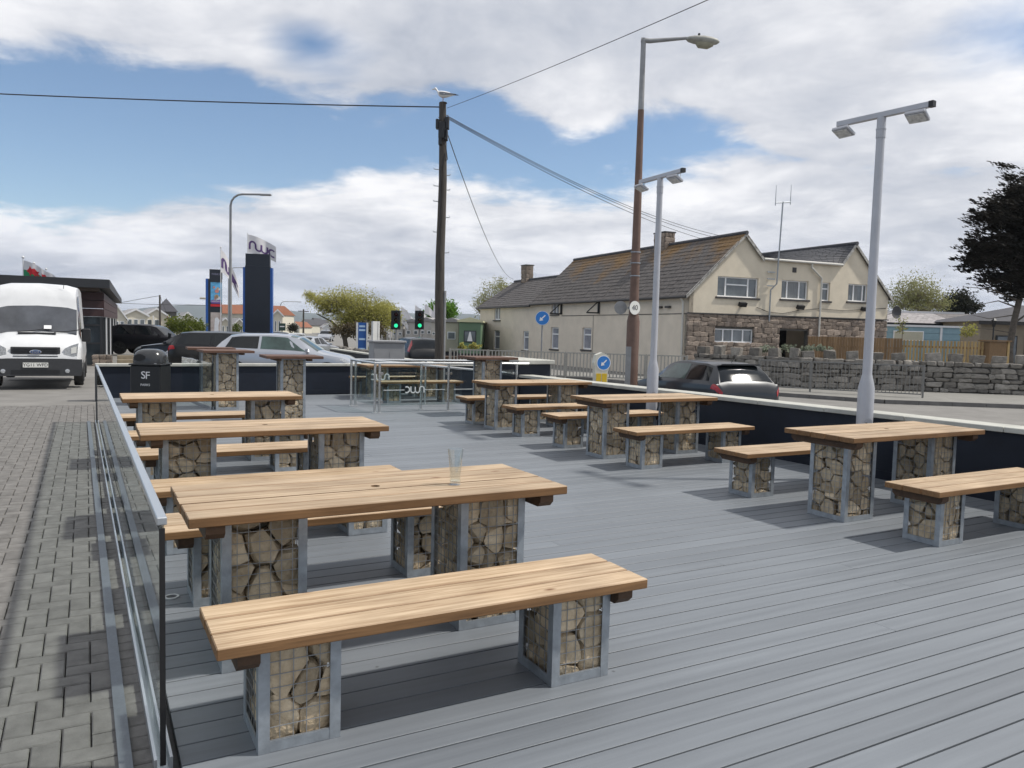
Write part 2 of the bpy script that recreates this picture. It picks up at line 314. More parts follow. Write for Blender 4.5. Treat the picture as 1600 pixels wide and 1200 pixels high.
def tile_mat():
    mt=mat('mossy roof tiles',(.105,.095,.09),.85,0,.3,5,.3,20,rand=0,spec=.3)
    t=mt.node_tree; b=t.nodes['Principled BSDF']; n=t.nodes.new; l=t.links.new
    src=b.inputs['Base Color'].links[0].from_socket
    tc=n('ShaderNodeTexCoord'); no=n('ShaderNodeTexNoise'); no.inputs['Scale'].default_value=.42; no.inputs['Detail'].default_value=7; no.inputs['Roughness'].default_value=.68; l(tc.outputs['Object'],no.inputs['Vector'])
    sp_=n('ShaderNodeSeparateXYZ'); l(tc.outputs['Object'],sp_.inputs[0])
    zz=n('ShaderNodeMapRange'); l(sp_.outputs[2],zz.inputs[0]); zz.inputs[1].default_value=3.8; zz.inputs[2].default_value=6.5; zz.inputs[3].default_value=-.22; zz.inputs[4].default_value=.13
    a=n('ShaderNodeMath'); a.operation='ADD'; l(no.outputs['Fac'],a.inputs[0]); l(zz.outputs[0],a.inputs[1])
    mr=n('ShaderNodeMapRange'); l(a.outputs[0],mr.inputs[0]); mr.inputs[1].default_value=.47; mr.inputs[2].default_value=.66; mr.inputs[4].default_value=.75
    mx=n('ShaderNodeMix'); mx.data_type='RGBA'; l(mr.outputs[0],mx.inputs[0]); l(src,mx.inputs[6]); mx.inputs[7].default_value=(.19,.105,.03,1); l(mx.outputs[2],b.inputs['Base Color'])
    return mt
tiles=tile_mat(); slate=mat('blue grey slate',(.055,.056,.064),.7,0,.3,6,.3,20)
fencew=mat('tan fence board',(.23,.145,.075),.85,0,.2,5,.3,40,rand=.2,stretch=(8,8,1)); fencew2=mat('golden fence pale',(.36,.25,.11),.85,0,.2,5,.3,40,rand=.2,stretch=(8,8,1))
railm=mat('galvanised guard rail',(.20,.195,.185),.6,.3,.12,8,0)
polewood=mat('weathered pole timber',(.06,.053,.046),.9,0,.35,5,.6,24,stretch=(6,6,.6),bdist=.01)
brownpaint=mat('brown lamp column paint',(.135,.082,.062),.6,0,.18,4,.15,30); concrete=mat('grey column steel',(.27,.275,.28),.55,.3,.15,5,.1,30)
bark=mat('bark',(.10,.085,.07),.95,0,.3,8,.5,30)
blue_sign=mat('blue sign face',(.025,.19,.56),.45,0,.03,5,0); blue_panel=mat('blue panel',(.008,.075,.30),.45,0,.06,3,0)
cableM=mat('black cable',(.02,.02,.022),.6,0,.1,5,0)
greyCab=mat('grey cabinet paint',(.25,.255,.265),.5,0,.06,4,.05,50)
yellow=mat('yellow plastic',(.62,.42,.02),.5,0,.1,6,0)

# ------------------------------------------------------------------ setting: ground
def gz(x,y):
    P=Vector((x,y,0)); u=P.dot(E2); v=P.dot(N2)
    left=-.07-.0095*max(0,v-18)**1.0 if v>18 else -.07
    left=max(left,-.45)
    if u>.6 and v<18.2 and u<8: left=-.5
    s=min(1,max(0,(u-7.9)/.5)); s=s*s*(3-2*s)
    return left*(1-s)+(-.42)*s
def grid(xs,ys,f):
    mb=MB(); n=len(xs)
    mb.add([(x,y,f(x,y)) for y in ys for x in xs],[(j*n+i,j*n+i+1,(j+1)*n+i+1,(j+1)*n+i) for j in range(len(ys)-1) for i in range(n-1)])
    return mb
xs=[-4000,-2000,-800,-300,-120,-70]+[-50+i*.8 for i in range(126)]+[70,120,300,800,2000,4000]
ys=[-60,-20,-8]+[-4+i*.8 for i in range(90)]+[80,100,140,200,400,800,2000,5600]
tag(obj('ground',grid(xs,ys,gz),asph,smooth=60),'pale grey asphalt of the car park and road','ground',kind='structure')
# block paving: herringbone
pav=MB(); pav.prism([(-6.2,-1.5),(.19,-1.5),(.19,16.6),(-6.2,16.6)],D(0,0,-.05),E2,N2,(0,0,.006))
pavo=tag(obj('block_paving',pav,mortar),'grey block paving left of the glass balustrade','paving',kind='structure')
bs=.1
pm=bpy.data.meshes.new('paving_block')
bm=bmesh.new(); bmesh.ops.create_cube(bm,size=1); bmesh.ops.scale(bm,vec=(2*bs-.005,bs-.005,.05),verts=bm.verts)
bmesh.ops.delete(bm,geom=[f for f in bm.faces if f.normal.z<-.5],context='FACES_ONLY')
bmesh.ops.bevel(bm,geom=[e for e in bm.edges if all(v.co.z>0 for v in e.verts)],offset=.0055,segments=1,affect='EDGES'); bm.to_mesh(pm); bm.free(); pm.materials.append(paver)
cells=[]
for i in range(-62,3):
    for j in range(10,167):
        k=(i-j)%4
        if i==0 and k==0: cells.append((.05,(j+.5)*bs,9))
        elif i>0: continue
        elif k==0: cells.append(((i+1)*bs,(j+.5)*bs,0))
        elif k==2: cells.append(((i+.5)*bs,(j)*bs,math.pi/2))
for j in range(10,167): cells.append((.15,(j+.5)*bs,9))
def vis(c):
    p=D(c[0],c[1]); 
    return p.y>.6 and abs(p.x/p.y)<.70
cells=[c for c in cells if c[0]<.19]
cells.sort(key=lambda c:(0 if vis(c) and c[1]>2.2 else 1,(c[0]+.5)**2+(c[1]-2.4)**2))
rest=MB()
pv_v=[v.co.copy() for v in pm.vertices]; pv_f=[tuple(p.vertices) for p in pm.polygons]
for q,(u,v,r) in enumerate(cells):
    z=-.023+R.uniform(-.0025,.0025); tx,ty=R.uniform(-.006,.006),R.uniform(-.006,.006)
    half=r==9
    if half: r=0
    if q<300:
        o=obj('paving_block',pm,None,pavo,D(u,v,z),rot=(tx,ty,TH+r))
        if half: o.scale.x=.49
    else:
        M=Matrix.Translation(D(u,v,z))@Matrix.Rotation(TH+r,4,'Z')@Matrix.Rotation(tx,4,'X')@Matrix.Rotation(ty,4,'Y')@Matrix.Diagonal((.49 if half else 1,1,1,1))
        rest.add([M@p for p in pv_v],pv_f)
paver2=mat('grey block pavers far',(.152,.146,.139),.88,0,.3,7,.4,140,spec=.3,bdist=.004)
tag(obj('paving_blocks',rest.mesh('paving_blocks',fix=False),paver2,pavo),kind='stuff')
# deck
dk_=MB(); dk_.prism([(.24,-3.2),(8.35,-3.2),(8.0,18.0),(.2,18.0)],D(0,0,-.06),E2,N2,(0,0,.02))
decko=tag(obj('deck',dk_,rubber),'large terrace of grey composite deck boards','deck',kind='structure')
bw=.1465
i=0; v=-3.087
while v<17.95:
    u1=8.06-.0*v
    cuts=[.285]+([R.choice([3.1,3.9,4.7,5.5])] if i%3==0 else [R.choice([2.3,5.9,6.6])] if i%3==1 else [])+[u1]
    for a,b_ in zip(cuts[:-1],cuts[1:]):
        key=round(b_-a,2); nm='deck_board_%s'%key
        me=bpy.data.meshes.get(nm)
        if me is None:
            me=chamfer((b_-a-.0016,bw-.0095,.024),.0014,nm); me.materials.append(deckm)
        obj('deck_board',me,None,decko,D((a+b_)/2,v+bw/2,-.012+R.uniform(-.0006,.0006)),TH)
    v+=bw; i+=1
# hills
hp=[(-2600,0),(-2300,60),(-2100,95),(-1800,110),(-1500,125),(-1350,90),(-1100,75),(-900,85),(-700,95),(-500,88),(-250,98),(0,80),(300,55),(700,40),(1400,35),(2200,30),(3000,0)]
hb=MB(); vs=[];fs=[]
for k in range(len(hp)*4-3):
    i0=min(k//4,len(hp)-2); t=(k-4*i0)/4; x=hp[i0][0]*(1-t)+hp[i0+1][0]*t; hh=hp[i0][1]*(1-t)+hp[i0+1][1]*t+noise.noise((x*.006,1.3,0))*12
    vs+=[(x,3900,-8),(x,4300,hh*.72),(x,4650,hh*1.02),(x,5300,-8)]
n=len(vs)//4
for k in range(n-1):
    for j in range(3): fs.append((4*k+j,4*k+4+j,4*k+5+j,4*k+1+j))
hb.add(vs,fs)
hillm=mat('hill heath',(.04,.055,.05),.95,0,.3,.004,0)
tag(obj('hills',hb,hillm,smooth=80),'low hills on the horizon','hills',kind='structure')

# ------------------------------------------------------------------ low navy walls
def wall_run(name,label,pts,h,th,cop_w,seg,cat='wall',z0=-.45,inner=1):
    """pts: two ground points, face on the line, thickness goes to 'inner' side"""
    a,b=Vector(pts[0]),Vector(pts[1]); a.z=b.z=0; d=(b-a); L=d.length; d/=L; nrm=Vector((-d.y,d.x,0))*inner
    rz=math.atan2(d.y,d.x); t=thing(name,label,cat,(a.x,a.y,0),rz)
    y=th/2*inner
    h0,h1=h if isinstance(h,tuple) else (h,h)
    w=MB().prism([(0,z0),(L,z0),(L,h1),(0,h0)],(0,0 if inner>0 else -th,0),(1,0,0),(0,0,1),(0,th,0)); obj('wall_face',w,navy,t)
    k=max(1,round(L/seg)); 
    for i in range(k):
        x0,x1=L*i/k,L*(i+1)/k; ha=h0+(h1-h0)*(x0+x1)/2/L; tilt=-math.atan2(h1-h0,L)
        obj('coping_stone',chamfer((x1-x0-.006,cop_w,.055),.006,'coping_stone'),coping,t,((x0+x1)/2,y,ha+.0285+R.uniform(-.001,.001)),rot=(0,tilt,0))
    sk=MB().box((L/2,-.006*inner,.05),(L-.01,.012,.10)); obj('skirting',sk,navy,t)
    return t
wall_run('low_wall','low navy wall with pale coping along the back edge of the deck',(D(.15,18.0),D(9.4,18.39)),.655,.22,.32,1.25)
wall_run('low_wall','low navy wall with pale coping down the right side of the deck beside the road',(D(8.26,-3.0),D(7.83,13.9)),(.76,.65),.24,.34,1.05,inner=-1)
wall_run('low_wall','low navy wall running away from the back corner of the terrace along the road',(D(8.75,19.2),D(9.3,33.5)),(.56,.60),.2,.3,1.4,inner=-1)
t=thing('gate_pillar','stout navy pillar with a pale coping slab at the far corner of the terrace','pillar',D(8.2,14.95),TH)
obj('pillar_shaft',MB().box((0,0,.23),(.74,2.0,1.38)),navy,t); obj('coping_slab',chamfer((.88,2.14,.09),.012,'coping_slab'),coping,t,(0,0,.966))

# ------------------------------------------------------------------ gabion furniture
def rock_cells(w,d,h,nx,ny,nz_,seed,sq=1.0):
    rr=random.Random(seed); seeds=[]
    for i in range(nx):
        for j in range(ny):
            for k in range(nz_):
                seeds.append(Vector(((i+.5+rr.uniform(-.42,.42))/nx*w-w/2,(j+.5+rr.uniform(-.42,.42))/ny*d-d/2,(k+.5+rr.uniform(-.46,.46)+(.25 if (i+j)%2 else -.2))/nz_*h)))
    res=[]
    for s in seeds:
        s.z=min(max(s.z,.02),h-.02)
    for s in seeds:
        bm=bmesh.new(); bmesh.ops.create_cube(bm,size=1); bmesh.ops.scale(bm,vec=(w,d,h),verts=bm.verts); bmesh.ops.translate(bm,vec=(0,0,h/2),verts=bm.verts)
        for q in sorted(seeds,key=lambda q:(q-s).length)[1:15]:
            nrm=(q-s); mid=(q+s)/2
            g=bmesh.ops.bisect_plane(bm,geom=bm.verts[:]+bm.edges[:]+bm.faces[:],plane_co=mid,plane_no=nrm,clear_outer=True)
            ed=[e for e in g['geom_cut'] if isinstance(e,bmesh.types.BMEdge)]
            if ed: bmesh.ops.contextual_create(bm,geom=ed)
            if not bm.verts: break
        if len(bm.verts)<4: bm.free(); continue
        pts_=[]
        for v in bm.verts:
            if all((v.co-p_).length>.007 for p_ in pts_): pts_.append(v.co.copy())
        bm.free()
        if len(pts_)<5: continue
        bm=bmesh.new()
        for p_ in pts_: bm.verts.new(p_)
        bmesh.ops.convex_hull(bm,input=bm.verts); bmesh.ops.delete(bm,geom=[v for v in bm.verts if not v.link_faces],context='VERTS')
        if len(bm.faces)<4: bm.free(); continue
        c=sum((v.co for v in bm.verts),Vector())/len(bm.verts)
        bmesh.ops.subdivide_edges(bm,edges=bm.edges[:],cuts=1,use_grid_fill=True)
        bmesh.ops.triangulate(bm,faces=[f for f in bm.faces if len(f.verts)>3])
        for _ in range(1): bmesh.ops.smooth_vert(bm,verts=bm.verts,factor=.5,use_axis_x=True,use_axis_y=True,use_axis_z=True)
        k=rr.uniform(.90,1.06); ar=sum((v.co-c).length for v in bm.verts)/len(bm.verts); sh=Vector((rr.uniform(-.008,.008),rr.uniform(-.008,.008),0)); ph=Vector((rr.uniform(0,99),rr.uniform(0,99),0))
        for v in bm.verts:
            o=v.co-c; amp=.16*noise.noise(o*14+ph)+.09*noise.noise(o*38+ph)
            o=o*.87+o.normalized()*ar*.13; v.co=c+sh+o*(k+amp)
            v.co.x=max(-w/2,min(w/2,v.co.x)); v.co.y=max(-d/2,min(d/2,v.co.y)); v.co.z=max(0,min(h,v.co.z))
            v.co-=c
        bmesh.ops.recalc_face_normals(bm,faces=bm.faces)
        me=bpy.data.meshes.new('stone'); bm.to_mesh(me); bm.free(); smooth_me(me,32); me.materials.append(stone)
        res.append((me,c))
    return res
def cage_meshes(w,d,h,pitch=.05,fr=.042):
    f=MB(); t=.005
    for sx_ in(-1,1):
        for sy_ in(-1,1):
            x,y=sx_*w/2,sy_*d/2
            f.box((x-sx_*fr/2,y-sy_*t/2,h/2),(fr,t,h)); f.box((x-sx_*t/2,y-sy_*(fr/2+t/2),h/2),(t,fr-t,h))
    for z,hh in((fr/2+.001,fr),(h-.012,.022)):
        for s_ in(-1,1):
            f.box((0,s_*(d/2-t*.8),z),(w-2*fr-.001,t*1.2,hh)); f.box((s_*(w/2-t*.8),0,z),(t*1.2,d-2*fr-.001,hh))
    m_=MB(); r=.0021; off=.009
    for s_ in(-1,1):
        k=int((w-.02)/pitch)
        for i in range(k+1):
            x=-k*pitch/2+i*pitch; m_.tube((x,s_*(d/2-off),.012),(x,s_*(d/2-off),h-.012),r,n=4,cap=False)
        k=int((d-.02)/pitch)
        for i in range(k+1):
            y=-k*pitch/2+i*pitch; m_.tube((s_*(w/2-off),y,.012),(s_*(w/2-off),y,h-.012),r,n=4,cap=False)
        k=int((h-.03)/pitch)
        for i in range(k+1):
            z=.045+i*pitch
            if z>h-.01: break
            m_.tube((-w/2+.01,s_*(d/2-off+2*r),z),(w/2-.01,s_*(d/2-off+2*r),z),r,n=4,cap=False); m_.tube((s_*(w/2-off+2*r),-d/2+.01,z),(s_*(w/2-off+2*r),d/2-.01,z),r,n=4,cap=False)
    return f.mesh('cage_frame'),m_.mesh('wire_mesh')
def build_leg(parent,cm,stones,loc,rz):
    l=obj('leg',cm[0],galv,parent,loc,rz); obj('wire_mesh',cm[1],wire,l)
    for me,c in stones: obj('stone',me,None,l,c)
    return l
PT=.045
def plank(L,wd,name,ch=.004): 
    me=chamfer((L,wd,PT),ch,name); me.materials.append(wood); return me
def bearer(L,name):  # across, chamfered ends
    mb=MB().prism([(-L/2+.03,-.0325),(L/2-.03,-.0325),(L/2,-.005),(L/2,.0325),(-L/2,.0325),(-L/2,-.005)],(-.04,0,0),(0,1,0),(0,0,1),(.08,0,0)); me=mb.mesh(name); me.materials.append(darkwood); return me
BL,BWd,BH=1.895,.473,.46; TWd,THt=.753,.772
bench_h=BH-PT; table_h=THt-PT
bc=cage_meshes(.31,.31,bench_h); tcg=cage_meshes(.385,.395,table_h)
bstones=[rock_cells(.282,.282,bench_h-.012,2,2,4,11),rock_cells(.282,.282,bench_h-.012,3,2,3,12),rock_cells(.282,.282,bench_h-.012,2,3,5,13)]
tstones=[rock_cells(.357,.367,table_h-.012,3,3,5,21),rock_cells(.357,.367,table_h-.012,3,3,7,22),rock_cells(.357,.367,table_h-.012,3,4,6,23)]
pb=plank(BL,BWd/3-.0105,'bench_plank'); pt5=plank(BL,TWd/5-.0105,'table_plank')
bb=bearer(BWd-.05,'bench_bearer'); tb=bearer(TWd-.06,'table_bearer')
def hole_plank(L,wd,r):
    me=bpy.data.meshes.new('table_plank_with_hole'); bm=bmesh.new()
    nseg=16
    def ring(z):
        o=[bm.verts.new((x,y,z)) for x,y in((-L/2,-wd/2),(L/2,-wd/2),(L/2,wd/2),(-L/2,wd/2))]
        c=[bm.verts.new((r*math.cos(2*math.pi*i/nseg),r*math.sin(2*math.pi*i/nseg),z)) for i in range(nseg)]
        e=[bm.edges.new((o[i],o[(i+1)%4])) for i in range(4)]+[bm.edges.new((c[i],c[(i+1)%nseg])) for i in range(nseg)]
        bmesh.ops.triangle_fill(bm,use_beauty=True,edges=e); return o,c
    o1,c1=ring(PT/2); o0,c0=ring(-PT/2)
    for i in range(4): bm.faces.new((o0[i],o0[(i+1)%4],o1[(i+1)%4],o1[i]))
    for i in range(nseg): bm.faces.new((c0[i],c1[i],c1[(i+1)%nseg],c0[(i+1)%nseg]))
    bmesh.ops.recalc_face_normals(bm,faces=bm.faces); bm.to_mesh(me); bm.free(); me.materials.append(wood); return me
hp_=hole_plank(BL,TWd/5-.0105,.024)
def make_bench(va):
    t=thing('gabion_bench','','bench')
    for i in range(3): obj('plank',pb,None,t,(R.uniform(-.002,.002),(i-1)*BWd/3,BH-PT/2),R.choice((0,math.pi)))
    for s in(-1,1):
        build_leg(t,bc,bstones[(va+(s>0))%3],(s*.637,0,0),R.choice((0,1,2,3))*math.pi/2)
        obj('bearer',bb,None,t,(s*.835,0,bench_h-.033))
    return t
def make_table(va):
    t=thing('gabion_table','','table')
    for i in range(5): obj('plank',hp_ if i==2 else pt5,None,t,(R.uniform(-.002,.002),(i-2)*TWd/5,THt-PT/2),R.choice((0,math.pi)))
    for s in(-1,1):
        build_leg(t,tcg,tstones[(va+(s>0))%3],(s*.595,0,0),R.choice((0,2))*math.pi/2)
        obj('bearer',tb,None,t,(s*.835,0,table_h-.033))
    return t
benches=[make_bench(0),make_bench(1),make_bench(2)]; tables=[make_table(0),make_table(1),make_table(2)]
cache_kids()
used=set()
def place(kind,i,u,v,label,group):
    P=benches if kind=='b' else tables
    p=P[i%3]
    if p.name in used: o=copy_tree(p)
    else: used.add(p.name); o=p
    w=BWd if kind=='b' else TWd
    o.location=D(u+BL/2,v+w/2,.001); o.rotation_euler=(0,0,TH+R.uniform(-.004,.004)); o['label']=label; o['group']=group
    return o
GT='picnic tables on stone-filled cages'; GB='benches on stone-filled cages'
place('t',0,.365,3.459,'pale timber table on stone cages with the pint glass standing on it',GT)
place('t',1,.336,6.183,'timber table on stone cages directly behind the pint glass table, by the glass balustrade',GT)
place('t',2,.323,9.158,'farthest timber table along the glass balustrade, in front of the black bin',GT)
place('t',1,5.629,4.274,'timber table on stone cages at the foot of the nearer twin floodlight post',GT)
place('t',2,5.594,7.832,'timber table on stone cages at the foot of the farther twin floodlight post',GT)
place('t',0,5.582,10.80,'timber table on stone cages beside the end of the stainless railing',GT)
place('t',1,5.35,16.30,'timber table on stone cages seen through the etched glass railing',GT)
place('b',0,.387,2.786,'nearest timber bench, in front of the table with the pint glass',GB)
place('b',1,.356,4.50,'timber bench on the far side of the pint glass table',GB)
place('b',2,.312,5.621,'timber bench just beyond the pint glass table, on the near side of the second table',GB)
place('b',1,.36,7.21,'timber bench on the far side of the second table along the glass',GB)
place('b',0,.356,8.468,'timber bench on the near side of the table in front of the black bin',GB)
place('b',2,.338,10.142,'timber bench between the farthest balustrade table and the black bin',GB)
place('b',0,5.652,3.519,'timber bench cut by the right edge of the photo, nearest on that side',GB)
place('b',2,5.619,5.439,'timber bench behind the table at the nearer floodlight post, touching its shadow',GB)
place('b',1,5.593,7.143,'timber bench on the near side of the table at the farther floodlight post',GB)
place('b',0,5.599,8.851,'timber bench on the far side of the table at the farther floodlight post',GB)
place('b',2,5.60,10.042,'timber bench on the near side of the table by the railing end',GB)
place('b',1,5.568,11.679,'timber bench on the far side of the table by the railing end',GB)
place('b',0,5.42,15.55,'nearer of the two benches seen through the etched glass railing',GB)
place('b',2,5.33,17.12,'farther of the two benches seen through the etched glass railing',GB)
# poseur tables
ph=1.06; pc=cage_meshes(.40,.40,ph); pst=[rock_cells(.372,.372,ph-.012,3,3,11,31),rock_cells(.372,.372,ph-.012,4,3,10,32)]
def make_bar(va):
    t=thing('gabion_bar_table','','bar table')
    for i in range(4): 
        me=chamfer((.90,.185,.045),.004,'bar_plank'); me.materials.append(barwood); obj('plank',me,None,t,(0,(i-1.5)*.19,ph+.0226),R.choice((0,math.pi)))
    l=build_leg(t,pc,pst[va],(0,0,0),R.choice((0,1,2,3))*math.pi/2)
    for s in(-1,1): 
        me=MB().box((0,0,0),(.07,.66,.035)).mesh('bar_bearer'); me.materials.append(darkwood); obj('bearer',me,None,t,(s*.245,0,ph-.02))
    return t
bars=[make_bar(0),make_bar(1)]; cache_kids()
for i,(u,v,lb) in enumerate([(2.28,15.35,'tall stone-cage bar table with dark top standing in front of the black estate car'),(2.95,12.95,'tall stone-cage bar table with dark top standing in front of the silver hatchback'),(6.63,13.05,'tall stone-cage bar table with dark top behind the railing, left of the navy pillar'),(2.22,16.9,'tall stone-cage bar table half hidden behind another one, by the glass screen')]):
    o=bars[i] if i<2 else copy_tree(bars[i-2]); o.location=D(u,v,.001); o.rotation_euler=(0,0,TH+R.uniform(-.05,.05)); o['label']=lb; o['group']='tall bar tables on stone-filled cages'
# pint glass
g=MB(); prof=[(.0,.0),(.028,.0),(.030,.004),(.0285,.03),(.0295,.06),(.034,.115),(.039,.165),(.0415,.190),(.0418,.192),(.0402,.192),(.0375,.165),(.0325,.115),(.0278,.06),(.0265,.03),(.0255,.018),(.0,.016)]
g.lathe(prof,28,cap=False)
p=thing('pint_glass','tall empty pint glass standing on the timber table','glass',gp(711,757,THt+.002))
obj('glass_body',g,cleargl,p,smooth=50)
fo=MB().lathe([(.0,.017),(.0258,.0185),(.0262,.022),(.0,.021)],20,cap=False); obj('base_disc',fo,mat('speckled cream',(.55,.48,.38),.5,0,.2,90,.2,200),p,smooth=40)  # pale speckled disc lying inside the bottom of the glass
# floor uplight
p=thing('deck_light','small round light with a white ring set into the deck by the glass','light',gp(268,933,.002))
obj('ring',MB().lathe([(.030,0),(.042,0),(.042,.006),(.030,.006),(.030,0)],24,cap=False),white_paint,p,smooth=30); obj('lens',MB().lathe([(.0,.001),(.0298,.001),(.0298,.003),(.0,.0031)],20,cap=False),greypl,p)

# ------------------------------------------------------------------ glass balustrade on the left
GA=(.226,2.955); GBv=(.135,13.65)
a=D(*GA); b_=D(*GBv); d=(b_-a); GL=d.length; grz=math.atan2(d.y,d.x)
t=thing('glass_balustrade','long frameless glass balustrade with aluminium top rail between deck and paving','balustrade',a,grz)
np_=5; gh=.875
for i in range(np_):
    x0,x1=GL*i/np_+.006,GL*(i+1)/np_-.006
    me=chamfer((x1-x0,.017,gh-.0),.0015,'glass_pane'); obj('glass_pane',me,glass,t,((x0+x1)/2,0,gh/2+.01))
obj('top_rail',chamfer((GL+.02,.034,.028),.003,'top_rail'),alu,t,(GL/2,0,gh+.02))
obj('end_seal',MB().box((-.009,0,gh/2-.0),(.010,.019,gh-.01)),rubber,t); obj('far_end_post',MB().box((GL+.018,0,gh/2),(.03,.04,gh)),greypl,t)
ch=MB()
for s in(-1,1): ch.box((GL/2,s*.026,.005),(GL+.06,.010,.07))
ch.box((GL/2,0,-.026),(GL+.06,.042,.008)); obj('base_channel',ch,alu,t)
obj('edge_trim',MB().box((GL/2,.118,-.004),(GL+.3,.045,.045)),edging,t)
# second screen near the bin
a=D(2.03,15.25); b_=D(1.78,17.9); d=b_-a; L=d.length
t=thing('glass_screen','short clear glass screen between the bin and the tall bar tables','glass screen',a,math.atan2(d.y,d.x))
obj('glass_pane',chamfer((L,.015,.86),.0015,'screen_pane'),glass,t,(L/2,0,.44)); obj('end_seal',MB().box((-.008,0,.43),(.01,.018,.86)),rubber,t); obj('base_channel',MB().box((L/2,0,.025),(L,.06,.05)),alu,t)

# ------------------------------------------------------------------ lettering stroke helper
def nwc_path():
    P=[]
    def arc(cx,cy,r,a0,a1,k=7): return [(cx+r*math.cos(math.radians(a0+(a1-a0)*i/k)),cy+r*math.sin(math.radians(a0+(a1-a0)*i/k))) for i in range(k+1)]
    s=[]
    s.append([(0,.0),(0,.5)]+arc(.3,.5,.3,180,0)+[(.6,.3)]+arc(.9,.3,.3,180,360)+[(1.2,.75)])
    s.append([(1.2,.3)]+arc(1.5,.3,.3,180,360)+[(1.8,.8)])
    s.append(arc(2.35,.4,.38,60,300))
    return s
def stroke_mesh(strokes,w,th=.004,mirror=False,sc_=1):
    mb=MB()
    for st in strokes:
        pts=[Vector((x*sc_*(-1 if mirror else 1),0,y*sc_)) for x,y in st]
        k=len(pts); L_=[];R_=[]
        for i,p in enumerate(pts):
            d=(pts[min(i+1,k-1)]-pts[max(i-1,0)]).normalized(); n_=Vector((-d.z,0,d.x)); L_.append(p+n_*w/2); R_.append(p-n_*w/2)
        vs=[]
        for y in(-th/2,th/2): vs+=[q+Vector((0,y,0)) for q in L_]+[q+Vector((0,y,0)) for q in R_]
        fs=[]
        for i in range(k-1):
            fs+=[(i,i+1,k+i+1,k+i),(2*k+i,3*k+i,3*k+i+1,2*k+i+1),(i,2*k+i,2*k+i+1,i+1),(k+i,k+i+1,3*k+i+1,3*k+i)]
        mb.add(vs,fs)
    return mb
# ------------------------------------------------------------------ stainless railing
t=thing('ramp_railing','stainless steel railing with etched glass panels around the back tables','railing',D(4.72,13.92),TH)
rh=.935
def post(x,y,h=rh): 
    o=obj('post',MB().tube((0,0,0),(0,0,h),.024,n=14),steel,t,(x,y,0),smooth=40); obj('foot_flange',MB().lathe([(0,0),(.055,0),(.055,.01),(.027,.016),(.0,.016)],16,cap=False),steel,o)
for x,y in((0,0),(.09,0.0),(1.5,0.0),(3.0,-.05),(-.03,1.38),(.06,1.38),(1.08,.38),(1.55,1.3)): post(x,y)
for nm,p0,p1 in(('handrail',(-.02,0,rh),(3.25,-.1,rh)),('handrail',(-.03,1.38,rh),(0,0,rh)),('handrail',(-.05,1.38,rh+.005),(3.2,1.15,rh)),('handrail',(.35,1.05,rh-.0),(3.1,.35,rh-.22))):
    obj(nm,MB().tube(p0,p1,.024,n=12),steel,t,smooth=40)
for x0,x1 in((.13,1.46),(1.54,2.96)): 
    gpn=obj('glass_pane',chamfer((x1-x0,.012,.68),.001,'rail_pane'),glass,t,((x0+x1)/2,0,.47))
    obj('etched_emblem',stroke_mesh(nwc_path(),.022,.002,True,.15),etch,gpn,(.19,-.008,-.10)); 
    for s in(-1,1): obj('etched_line',MB().box((s*.42,-.0075,-.045),(.42,.002,.012)),etch,gpn)
    for zz in(.2,.74):
        for x in(x0,x1): obj('glass_clamp',MB().box((x,0,zz),(.06,.03,.05)),steel,t)
gpn=obj('glass_pane',chamfer((1.2,.012,.68),.001,'rail_pane_side'),glass,t,(-.015,.69,.47),math.pi/2)
gpn=obj('glass_pane',chamfer((1.3,.012,.66),.001,'rail_pane_back'),glass,t,(.75,1.33,.47))
obj('etched_emblem',stroke_mesh(nwc_path(),.022,.002,True,.15),etch,gpn,(.0,-.008,.06))

# ------------------------------------------------------------------ floodlight posts on the deck
def flood_post(loc,label,hgt,arm_rz):
    t=thing('floodlight_post',label,'floodlight post',loc,0,'twin floodlight posts by the deck wall')
    obj('column',MB().lathe([(.0,0),(.088,0),(.088,1.06),(.056,1.20),(.052,1.22),(.044,hgt-.12),(.0,hgt-.12)],24,cap=False),lampw,t,smooth=35)
    obj('collar',MB().lathe([(.0,hgt-.22),(.05,hgt-.22),(.05,hgt-.13),(.054,hgt-.13),(.054,hgt-.12),(.047,hgt-.12),(.047,hgt-.0),(.0,hgt)],18,cap=False),lampw,t,smooth=35)
    dr=obj('access_door',MB().prism([(-.045,.35),(.045,.35),(.045,.68)]+[(.045*math.cos(a_*math.pi/6),.68+.045*math.sin(a_*math.pi/6)) for a_ in range(1,6)]+[(-.045,.68)],(0,-.092,0),(1,0,0),(0,0,1),(0,.02,0)),lampw,t)
    obj('door_lock',MB().box((-.02,-.094,.66),(.02,.006,.03)),blackpl,dr)
    arm=obj('crossarm',chamfer((1.06,.06,.06),.004,'crossarm'),lampw,t,(0,0,hgt+.03),arm_rz)
    obj('end_cap',MB().box((.545,0,0),(.05,.062,.062)),rubber,arm); obj('cable_tail',MB().path([(.48,0,-.03),(.49,0,-.10),(.44,-.02,-.13)],.005),white_paint,arm)
    for s in(-1,1):
        fl=obj('floodlight',chamfer((.21,.17,.04),.008,'floodlight_body'),lampw,arm,(s*.42+.0,-.05,-.11),rot=(math.radians(-26),0,math.radians(6*s)))
        obj('bracket',MB().box((s*.42,0,-.055),(.03,.02,.06)),steel,arm)
    cache_kids()
    for fl in [o for o in KIDS[arm.name] if o.name.startswith('floodlight')]:
        pass
    for s in(-1,1):
        M=Matrix.Translation((s*.42,-.05,-.11))@Matrix.Rotation(math.radians(6*s),4,'Z')@Matrix.Rotation(math.radians(-26),4,'X')
        l_=MB().box((0,0,-.026),(.175,.135,.008)); l_.v=[tuple(M@Vector(v)) for v in l_.v]; obj('lens',l_,headl,arm)
    return t
